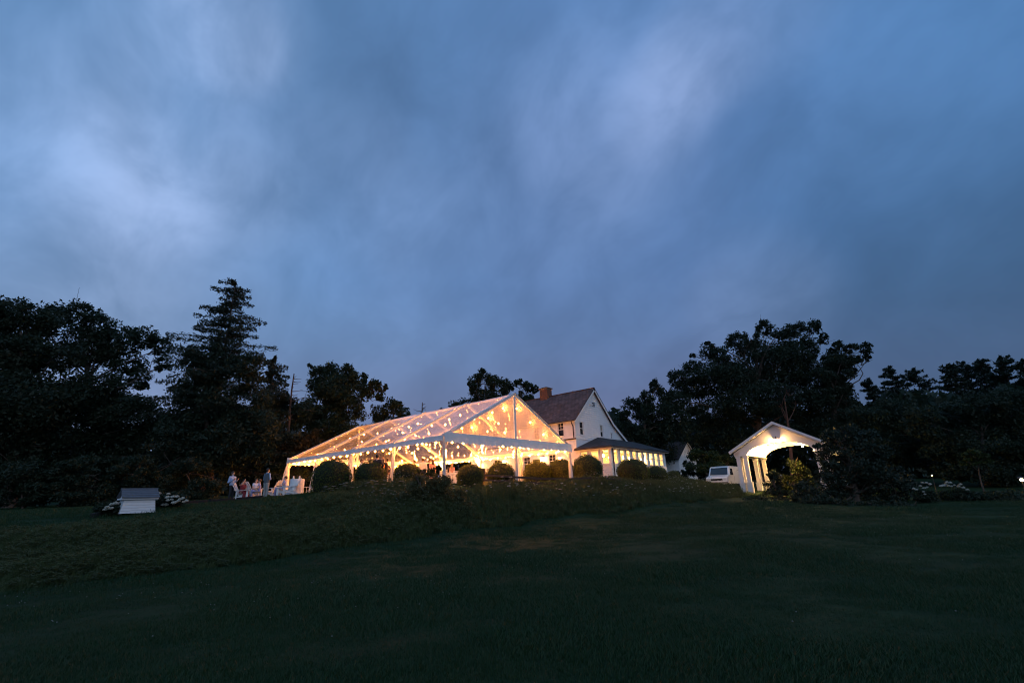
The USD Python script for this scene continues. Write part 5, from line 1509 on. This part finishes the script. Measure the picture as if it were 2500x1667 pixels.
for i, (px, py, sc, kd) in enumerate(FL):
    if kd == 0:
        Y = 25.2 if px < 870 else 25.8 if px < 1110 else 28.6
    else:
        Y = np.interp(px, [870, 1190, 1400, 1600, 1800], [24.5, 27.5, 30.5, 34, 37.5]) + rf.uniform(-2.2, .8)
    c = at(px, py, Y); gz = ground_z(c[0], c[1]); hgt = c[2] - gz
    if hgt < .25:
        hgt = .25 + rf.uniform(0, .4)
    hgt = min(hgt, 1.35)
    lb = 'white flat-headed wildflower among the tall grass ' + ('before the left clipped bushes' if px < 960 else 'before the wild shrub' if px < 1190 else 'before the rail fence' if px < 1480 else 'below the dark round bushes' if px < 1660 else 'below the white van')
    if len(_wsrc) < 3:
        t = thing('wildflower', lb, 'flower', (c[0], c[1], gz), 40 * i, lb.replace('white flat-headed wildflower', 'white wildflowers'))
        part('stem', G().tube([(0, 0, 0), (.03, 0, .5), (0, 0, .985)], .006, 4), STEM, t)
        part('flower_head', umbel(i, .075 + .01 * i, .97, None), [PETALB, PETAL, PETALB][len(_wsrc)], t)
        UsdGeom.Xformable(t).AddScaleOp().Set(Gf.Vec3f(sc, sc, hgt))
        _wsrc.append(t)
    else:
        copy(_wsrc[i % 3], (c[0], c[1], gz), 40 * i, (sc, sc, max(hgt, .3)), lb, 'flower', lb.replace('white flat-headed wildflower', 'white wildflowers'))
x = rng.uniform(-7, 16, 1500); y = np.interp(x, [-7, 16], [22.5, 38]) + rng.uniform(-2.5, 5.5, len(x))
d = side_of_meadow(x, y)
loc_x = _c * (x - TO[0]) + _s * (y - TO[1]); loc_y = -_s * (x - TO[0]) + _c * (y - TO[1])
loc_hx = _c * (x - HO[0]) + _s * (y - HO[1]); loc_hy = -_s * (x - HO[0]) + _c * (y - HO[1])
m = (d > 1.6) & (d < 7.5) & ~((loc_x > -.9) & (loc_y > -1.6)) & ~((loc_hx > -1) & (loc_hy > -4.6)) & (meshkit.noise(np.stack([x * .5, y * .5, 0 * x], 1), 2) > .42)
x, y = x[m], y[m]
sm = umbel(5, .028, .80, None); pass
scatter('small_meadow_flowers', 'small pale flowers scattered through the meadow grass', [(sm, PETALB)], np.stack([x, y, ground_z(x, y)], 1), np.stack([np.ones(len(x)), np.ones(len(x)), rng.uniform(.7, 1.25, len(x))], 1), 0 * x)

# ------------------------------------------------------------------ people
SKIN = M('warm_skin', (.50, .31, .22), .5, .06, 8)
HAIRD = M('dark_brown_hair', (.035, .022, .015), .5, .2, 20)
HAIRB = M('brown_hair', (.11, .06, .03), .5, .2, 20)
HAIRF = M('blond_hair', (.42, .28, .12), .5, .2, 20)
EYE = M('eye_white_and_pupil', (.04, .03, .03), .2, .1)
LIP = M('lips', (.40, .14, .12), .4, .1)
SHOE = M('dark_shoe_leather', (.03, .022, .018), .35, .2)


def cl(name, c):
    return M(name, c, .8, .10, 10, bump=.15, bscale=40)


_sphc = {}


def sph(p, r, seg=10):
    k = (round(r, 4), seg)
    if k not in _sphc:
        _sphc[k] = manifold3d.Manifold.sphere(r, seg)
    return _sphc[k].translate(tuple(map(float, p)))


def hullof(*pr):
    return manifold3d.Manifold.batch_hull([sph(p, r) for p, r in pr])


def uni(l):
    return manifold3d.Manifold.batch_boolean(l, manifold3d.OpType.Add)


def rotx(p, a, o):
    p = np.asarray(p, float) - o; c, s = math.cos(a), math.sin(a)
    return np.array([p[0], c * p[1] - s * p[2], s * p[1] + c * p[2]]) + o


ARMS = {'hang': ((.03, .01, -.19), (.035, -.02, -.34)), 'glass': ((.03, .02, -.18), (-.02, -.13, -.10)), 'fold': ((.03, -.02, -.18), (-.11, -.10, -.16)), 'forward': ((.02, -.11, -.14), (0, -.25, -.18)), 'pocket': ((.05, .05, -.17), (.0, -.01, -.30)),
        'raise': ((.04, -.10, .02), (-.03, -.12, .14)), 'lap': ((.03, -.03, -.18), (-.04, -.15, -.22)), 'rest': ((.06, -.02, -.16), (.05, -.18, -.17)), 'hip': ((.11, .05, -.14), (.02, -.02, -.26))}


def person(label, loc, yaw, h=1.75, arms=('hang', 'hang'), lean=0.0, sit=False, woman=False, top=None, vest=None, jacket=None, legs=None, dress=None, hair=HAIRD, longhair=False, skirt=.62, step=0.0, nod=0.0, tie=None):
    t = thing('person', label, 'person', loc, yaw, None)
    H = h
    sw = (.098 if woman else .115) * H
    hipz = (.275 if sit else .515) * H
    hip = np.array([0, 0, hipz])
    up = lambda x, y, z: rotx((x * H, y * H, hipz + (z - .515) * H), lean, hip)
    joints = {}
    body, torso_shell, arm_shell, leg_shell = [], [], [], []
    e = .010
    # torso
    tor = [(up(s * .055, 0, .535), .052 * H) for s in (-1, 1)] + [(up(s * .042, .0, .62), .050 * H) for s in (-1, 1)]
    chest = [(up(s * .055, -.004, .73), .052 * H) for s in (-1, 1)] + [(up(s * sw / H * .86, .004, .800), .030 * H) for s in (-1, 1)]
    if woman:
        chest += [(up(s * .038, -.035, .725), .034 * H) for s in (-1, 1)]
    wst = [(up(s * (.036 if woman else .044), 0, .63), (.044 if woman else .05) * H) for s in (-1, 1)]
    body += [hullof(*tor[:2], *wst), hullof(*wst, *chest)]
    torso_shell += [hullof(*[(p, r + e) for p, r in tor[:2] + wst]), hullof(*[(p, r + e) for p, r in wst + chest])]
    # neck and head
    nk, hd = up(0, .004, .835), up(0, -.008, .925)
    hd = hd + np.array([0, -nod * .05, -nod * .02]) * H
    body.append(hullof((nk - (0, 0, .02 * H), .034 * H), (hd + np.array([0, .012, -.03]) * H, .030 * H)))
    hw = .043 * H
    body.append(hullof((hd + np.array([0, .012, .022]) * H, .050 * H), (hd + np.array([0, .022, .005]) * H, .047 * H), (hd + np.array([0, -.012, -.030]) * H, .030 * H), (hd + np.array([0, -.026, -.048]) * H, .016 * H)))
    body.append(hullof((hd + np.array([0, -.046, .004]) * H, .006 * H), (hd + np.array([0, -.058, -.012]) * H, .0075 * H)))                # nose
    for s in (-1, 1):
        body.append(hullof((hd + np.array([s * .049, .010, .0]) * H, .008 * H), (hd + np.array([s * .051, .012, -.016]) * H, .006 * H)))   # ears
    # arms and hands
    for s, kind in zip((-1, 1), arms):
        sh = up(s * sw / H, .004, .800)
        el_, wr = [sh + np.array([s * q[0], q[1], q[2]]) * H for q in ARMS[kind]]
        if lean:
            pass
        body += [hullof((sh, .030 * H), (el_, .023 * H)), hullof((el_, .023 * H), (wr, .0155 * H))]
        arm_shell.append((s, sh, el_, wr))
        d = wr - el_; d /= np.linalg.norm(d)
        side = np.cross(d, (0, 1, 0.2)); side /= np.linalg.norm(side) + 1e-9
        nrm = np.cross(side, d)
        pc = wr + d * .028 * H
        body.append(hullof((wr, .0145 * H), (pc + side * .014 * H, .010 * H), (pc - side * .014 * H, .010 * H), (pc + d * .022 * H + side * .015 * H, .009 * H), (pc + d * .022 * H - side * .015 * H, .009 * H)))
        for i, (o, L_) in enumerate(((-.017, .040), (-.006, .046), (.005, .043), (.016, .034))):
            a = pc + d * .022 * H + side * o * H
            b = a + d * L_ * .55 * H + nrm * .004 * H
            c = b + d * L_ * .40 * H + nrm * .014 * H
            body.append(hullof((a, .0055 * H), (b, .005 * H))); body.append(hullof((b, .005 * H), (c, .0042 * H)))
        a = wr + d * .014 * H - side * .012 * H
        b = a + d * .018 * H - side * .018 * H + nrm * .006 * H
        body.append(hullof((a, .0065 * H), (b, .0055 * H))); body.append(hullof((b, .0055 * H), (b + d * .020 * H + nrm * .008 * H, .0045 * H)))
        joints['hand%d' % s] = pc + d * .03 * H
    # legs
    lg = []
    for s in (-1, 1):
        hp = np.array([s * .052 * H, 0, hipz])
        if sit:
            kn, an = np.array([s * .065 * H, -.245 * H, .285 * H]), np.array([s * .06 * H, -.25 * H, .045 * H])
        else:
            kn, an = np.array([s * .06 * H, -.015 * H - s * step * .05 * H, .285 * H]), np.array([s * .062 * H, .012 * H - s * step * .10 * H, .045 * H])
        body += [hullof((hp, .056 * H), (kn, .036 * H)), hullof((kn, .034 * H), (an, .022 * H)), hullof((an, .022 * H), (an + np.array([s * .01, -.085, -.022]) * H, .017 * H), (an + np.array([0, .015, -.018]) * H, .022 * H))]
        lg.append((hp, kn, an))
        so = [hullof((an + np.array([0, .016, -.016]) * H, .027 * H), (an + np.array([s * .01, -.09, -.024]) * H, .020 * H), (an + np.array([0, 0, .0]) * H, .026 * H))]
        part('shoe', uni(so), SHOE, t, smooth=40)
    part('body', uni(body), SKIN, t, smooth=50)
    # face
    for s in (-1, 1):
        part('eye', G().ico(hd + np.array([s * .019, -.041, .012]) * H, .0065 * H, 1), EYE, t)
    part('mouth', G().ico(hd + np.array([0, -.0425, -.032]) * H, (.013 * H, .004 * H, .004 * H), 1), LIP, t)
    # hair
    cap = hullof((hd + np.array([0, .014, .026]) * H, .0555 * H), (hd + np.array([0, .026, .006]) * H, .052 * H))
    cut = manifold3d.Manifold.cube((.2 * H, .12 * H, .16 * H)).translate(tuple(hd + np.array([-.1, -.143, -.136]) * H))
    hm = [cap - cut]
    if longhair:
        hm.append(hullof((hd + np.array([0, .035, .0]) * H, .045 * H), (hd + np.array([.02, .045, -.10]) * H, .030 * H), (hd + np.array([-.02, .045, -.12]) * H, .028 * H)))
    part('hair', uni(hm), hair, t, smooth=40)
    # clothes
    g_ = .007

    def sleeves(ex, to=1.0):
        o = []
        for s, sh, el_, wr in arm_shell:
            o.append(hullof((sh, .030 * H + ex), (el_, .024 * H + ex)))
            if to > .5:
                o.append(hullof((el_, .024 * H + ex), (el_ + (wr - el_) * to, .0165 * H + ex)))
        return o
    if top is not None:
        part('shirt', uni(torso_shell + sleeves(.006, .95)), top, t, smooth=50)
        part('collar', hullof((nk + np.array([0, 0, -.02]) * H, .040 * H), (nk + np.array([0, -.004, .004]) * H, .037 * H)), top, t, smooth=50)
    if vest is not None:
        part('waistcoat', uni([hullof(*[(p, r + e + .008) for p, r in tor[:2] + wst]), hullof(*[(p, r + e + .008) for p, r in wst + [(q, r * .96) for q, r in chest]])]), vest, t, smooth=50)
    if jacket is not None:
        part('jacket', uni([hullof(*[(p - (0, 0, .04 * H if not sit else 0), r + e + .016) for p, r in tor[:2]], *[(p, r + e + .016) for p, r in wst]), hullof(*[(p, r + e + .016) for p, r in wst + chest])] + sleeves(.014, .97)), jacket, t, smooth=50)
    if tie is not None:
        part('tie', hullof((up(0, -.062, .80), .012), (up(0, -.066, .66), .020)), tie, t, smooth=50)
    if legs is not None:
        o = [hullof(*[(p, r + e * .9) for p, r in tor[:2]], *[(q[0], .056 * H) for q in lg])]
        for hp, kn, an in lg:
            o += [hullof((hp, .056 * H + .008), (kn, .038 * H + .008)), hullof((kn, .036 * H + .008), (an + (0, 0, .0), .028 * H + .008))]
        part('trousers', uni(o), legs, t, smooth=50)
        part('belt', hullof(*[(p + (0, 0, .045 * H), r * .35 + e + .018) for p, r in tor[:2]]) if False else uni([hullof(*[(up(s * .05, 0, .575), .05 * H + .013) for s in (-1, 1)])]) ^ manifold3d.Manifold.cube((H, H, .02 * H), True).translate(tuple(up(0, 0, .578))), SHOE, t)
    if dress is not None:
        o = list(torso_shell)
        for s, sh, el_, wr in arm_shell:
            o.append(hullof((sh, .030 * H + .008), (sh + (el_ - sh) * .35, .029 * H + .008)))
        part('bodice', uni(o), dress, t, smooth=50)
        a = np.linspace(0, 2 * math.pi, 49)
        rows = []
        for q in np.linspace(0, 1, 14):
            if sit:
                # over the lap, then down to the ankles
                ang = min(q / .5, 1.0)
                yy = -.255 * H * ang; zz = hipz + .02 * H - (max(q - .5, 0) / .5) * .25 * H
                w = (.10 + .05 * q) * H; dd = (.075 + .03 * q) * H
                tilt = ang * 1.1
                ring = np.stack([w * (1 + .05 * np.sin(a * 8 + q)) * np.cos(a), dd * np.sin(a) * math.cos(tilt) * (1 if q < .5 else 1.0), -dd * np.sin(a) * math.sin(tilt) * (1 if q < .5 else .35)], 1)
                rows.append(ring + (0, yy, zz))
            else:
                z = hipz + .075 * H - q * skirt * hipz * 1.55
                w = (.082 + .075 * q ** .8) * H
                rows.append(np.stack([w * (1 + .07 * q * np.sin(a * 9 + label.__len__())) * np.cos(a), w * .85 * (1 + .07 * q * np.sin(a * 9 + 1)) * np.sin(a), np.full_like(a, max(z, .03))], 1))
        part('skirt', G().grid(np.array(rows)[::-1]), dress, t, smooth=True)
    m = np.array([math.cos(math.radians(yaw)), math.sin(math.radians(yaw))])
    hand = joints['hand-1']
    return t, np.array(loc) + [m[0] * hand[0] - m[1] * hand[1], m[1] * hand[0] + m[0] * hand[1], hand[2]]


def stand(px, py, h, y0=22, y1=46, dflt=30):
    d = ray(px, py); ys = np.arange(y0, y1, .05)
    g = d[2] * ys - ground_z(d[0] * ys, ys) - h
    k = np.nonzero(g[:-1] * g[1:] <= 0)[0]
    Y = ys[k[0]] if len(k) else ys[int(np.argmin(np.abs(g)))]
    return np.array([d[0] * Y, Y, ground_z(d[0] * Y, Y)])


LBLUE = cl('light_blue_shirt', (.30, .42, .62)); WSHIRT = cl('white_shirt', (.70, .70, .70)); DKTR = cl('dark_trousers', (.022, .022, .026)); DKSUIT = cl('dark_brown_suit', (.040, .024, .020)); NAVY = cl('navy_suit', (.022, .026, .045))
GREYV = cl('grey_waistcoat', (.10, .11, .12)); TAN = cl('pale_grey_trousers', (.30, .31, .30)); REDD = cl('wine_red_dress', (.20, .025, .035)); BLUED = cl('lavender_blue_dress', (.28, .32, .58)); PALEB = cl('pale_blue_dress', (.42, .52, .66))
ORD = cl('orange_dress', (.55, .20, .05)); OLIVE = cl('olive_print_dress', (.34, .30, .10)); PINKD = cl('pink_dress', (.60, .32, .26)); YELD = cl('straw_yellow_dress', (.50, .38, .14)); BLACKD = cl('dark_dress', (.02, .018, .02)); CREAMD = cl('cream_top', (.62, .55, .45))

S_ = spot
p1, hnd = person('man in a light blue shirt and dark trousers standing far left, holding a glass', S_(562, 1222, 31.0), 75, 1.78, ('glass', 'glass'), -.10, top=LBLUE, legs=DKTR)
gl = thing('drinking_glass', 'amber drink in a glass held by the man in the light blue shirt', 'glass', hnd + (0, 0, -.02))
part('tumbler', G().tube([(0, 0, 0), (0, 0, .11)], .036, 10, cap=False), pane_mat('tumbler_glass', (.95, .95, .95), .02, .1, .03), gl)
part('drink', G().tube([(0, 0, .005), (0, 0, .075)], .032, 10), M('amber_drink', (.55, .28, .05), .2, .1), gl)
person('woman in a wine red dress seated low beside the man in the light blue shirt', S_(588, 1216, 31.2), 65, 1.62, ('raise', 'lap'), .15, True, True, dress=REDD, hair=HAIRD, longhair=True)
person('man in a grey waistcoat and pale trousers standing with his back turned', S_(646, 1218, 30.6), 155, 1.80, ('fold', 'fold'), 0, top=LBLUE, vest=GREYV, legs=TAN)
person('woman in a lavender blue dress seated in a white garden chair', S_(690, 1208, 31.4), -80, 1.66, ('rest', 'rest'), -.12, True, True, dress=BLUED, hair=HAIRD)
person('woman in a pale blue dress seated on the grass-side chair', S_(620, 1210, 32.6), 60, 1.62, ('lap', 'lap'), .1, True, True, dress=PALEB, hair=HAIRB, longhair=True)
person('second woman in a lavender dress seated left of the man in the waistcoat', S_(632, 1212, 31.6), -70, 1.60, ('lap', 'rest'), .1, True, True, dress=BLUED, hair=HAIRB)
# under the tent
person('man in a dark suit seen over the leftmost round bush, left of two', stand(802, 1144, 1.72, 30), 80, 1.72, top=WSHIRT, jacket=OLIVE, legs=DKTR, hair=HAIRB)
person('man in a dark jacket and white collar seen over the leftmost round bush', stand(817, 1144, 1.74, 30), 100, 1.74, top=WSHIRT, jacket=DKSUIT, legs=DKTR, hair=HAIRB)
person('fair woman behind the tall clothed table with the bottle', stand(834, 1147, 1.66, 29), 20, 1.66, woman=True, dress=CREAMD, hair=HAIRF)
person('woman in an olive print dress bending forward beside the left clothed table', stand(868, 1139, 1.50, 28.8), 95, 1.66, ('forward', 'forward'), .42, woman=True, dress=OLIVE, hair=HAIRF, nod=.4)
person('man in a pale blue shirt standing side-on between the two left round bushes', stand(884, 1120, 1.78, 27), 85, 1.78, ('glass', 'hang'), 0, top=LBLUE, legs=DKTR, hair=HAIRB)
person('man in a white shirt with hand on hip behind the tallest dark suit', stand(904, 1122, 1.75, 28.4), 70, 1.75, ('hip', 'hip'), top=WSHIRT, legs=DKTR, hair=HAIRD)
person('tall man in a dark brown suit with his back turned, largest of the group', S_(917, 1200, 28.6) * (1, 1, 1), 170, 1.93, ('hip', 'fold'), 0, top=WSHIRT, jacket=DKSUIT, legs=DKTR, hair=HAIRD)
person('woman in an orange dress between the two men in dark suits', stand(931, 1121, 1.68, 28.8), 40, 1.68, ('glass', 'hang'), woman=True, dress=ORD, hair=HAIRD)
person('man in a dark suit raising a hand to his face', stand(944, 1118, 1.80, 27.5), -75, 1.80, ('hang', 'raise'), top=WSHIRT, jacket=DKSUIT, legs=DKTR, hair=HAIRD)
person('woman in a dark dress leaning towards a table right of the dark-suited group', stand(957, 1141, 1.42, 28.5), -60, 1.60, ('forward', 'rest'), .35, woman=True, dress=BLACKD, hair=HAIRD, nod=.3)
person('fair-haired woman seated right of the woman in the dark dress', stand(982, 1146, 1.24, 28.8), -40, 1.64, ('lap', 'rest'), 0, True, True, dress=YELD, hair=HAIRF, longhair=True)
person('woman in a straw yellow dress reaching to her side near the tent corner leg', stand(1015, 1121, 1.68, 28), -80, 1.68, ('forward', 'rest'), .12, woman=True, dress=YELD, hair=HAIRB)
person('man in a white shirt with dark braces standing left of the tent corner leg', stand(1033, 1117, 1.78, 27.5), 170, 1.78, ('hang', 'hang'), top=WSHIRT, legs=DKTR, hair=HAIRB)
person('man in a navy suit close beside the woman in pink', stand(1049, 1121, 1.74, 27.8), 60, 1.74, top=WSHIRT, jacket=NAVY, legs=NAVY, hair=HAIRB)
person('woman in a pink dress with long brown hair just left of the tent corner leg', stand(1056, 1121, 1.70, 27.8), -150, 1.70, woman=True, dress=PINKD, hair=HAIRB, longhair=True)
person('dark-haired woman in cream seated right of the tent corner leg', stand(1095, 1140, 1.26, 29.5), 160, 1.66, ('lap', 'lap'), 0, True, True, dress=CREAMD, hair=HAIRD, longhair=True)
person('tall woman in a peach dress standing right of the tent corner leg', stand(1104, 1131, 1.72, 31), 150, 1.72, woman=True, dress=PINKD, hair=HAIRF, longhair=True)
person('dark-suited man seated at a table beneath the front gable', stand(1147, 1141, 1.30, 30.5), 175, 1.74, ('rest', 'rest'), 0, True, top=WSHIRT, jacket=NAVY, legs=DKTR, hair=HAIRD)
person('woman in a dark dress standing behind the lit bush by the gable leg', stand(1272, 1127, 1.66, 38), 100, 1.66, woman=True, dress=BLACKD, hair=HAIRD)
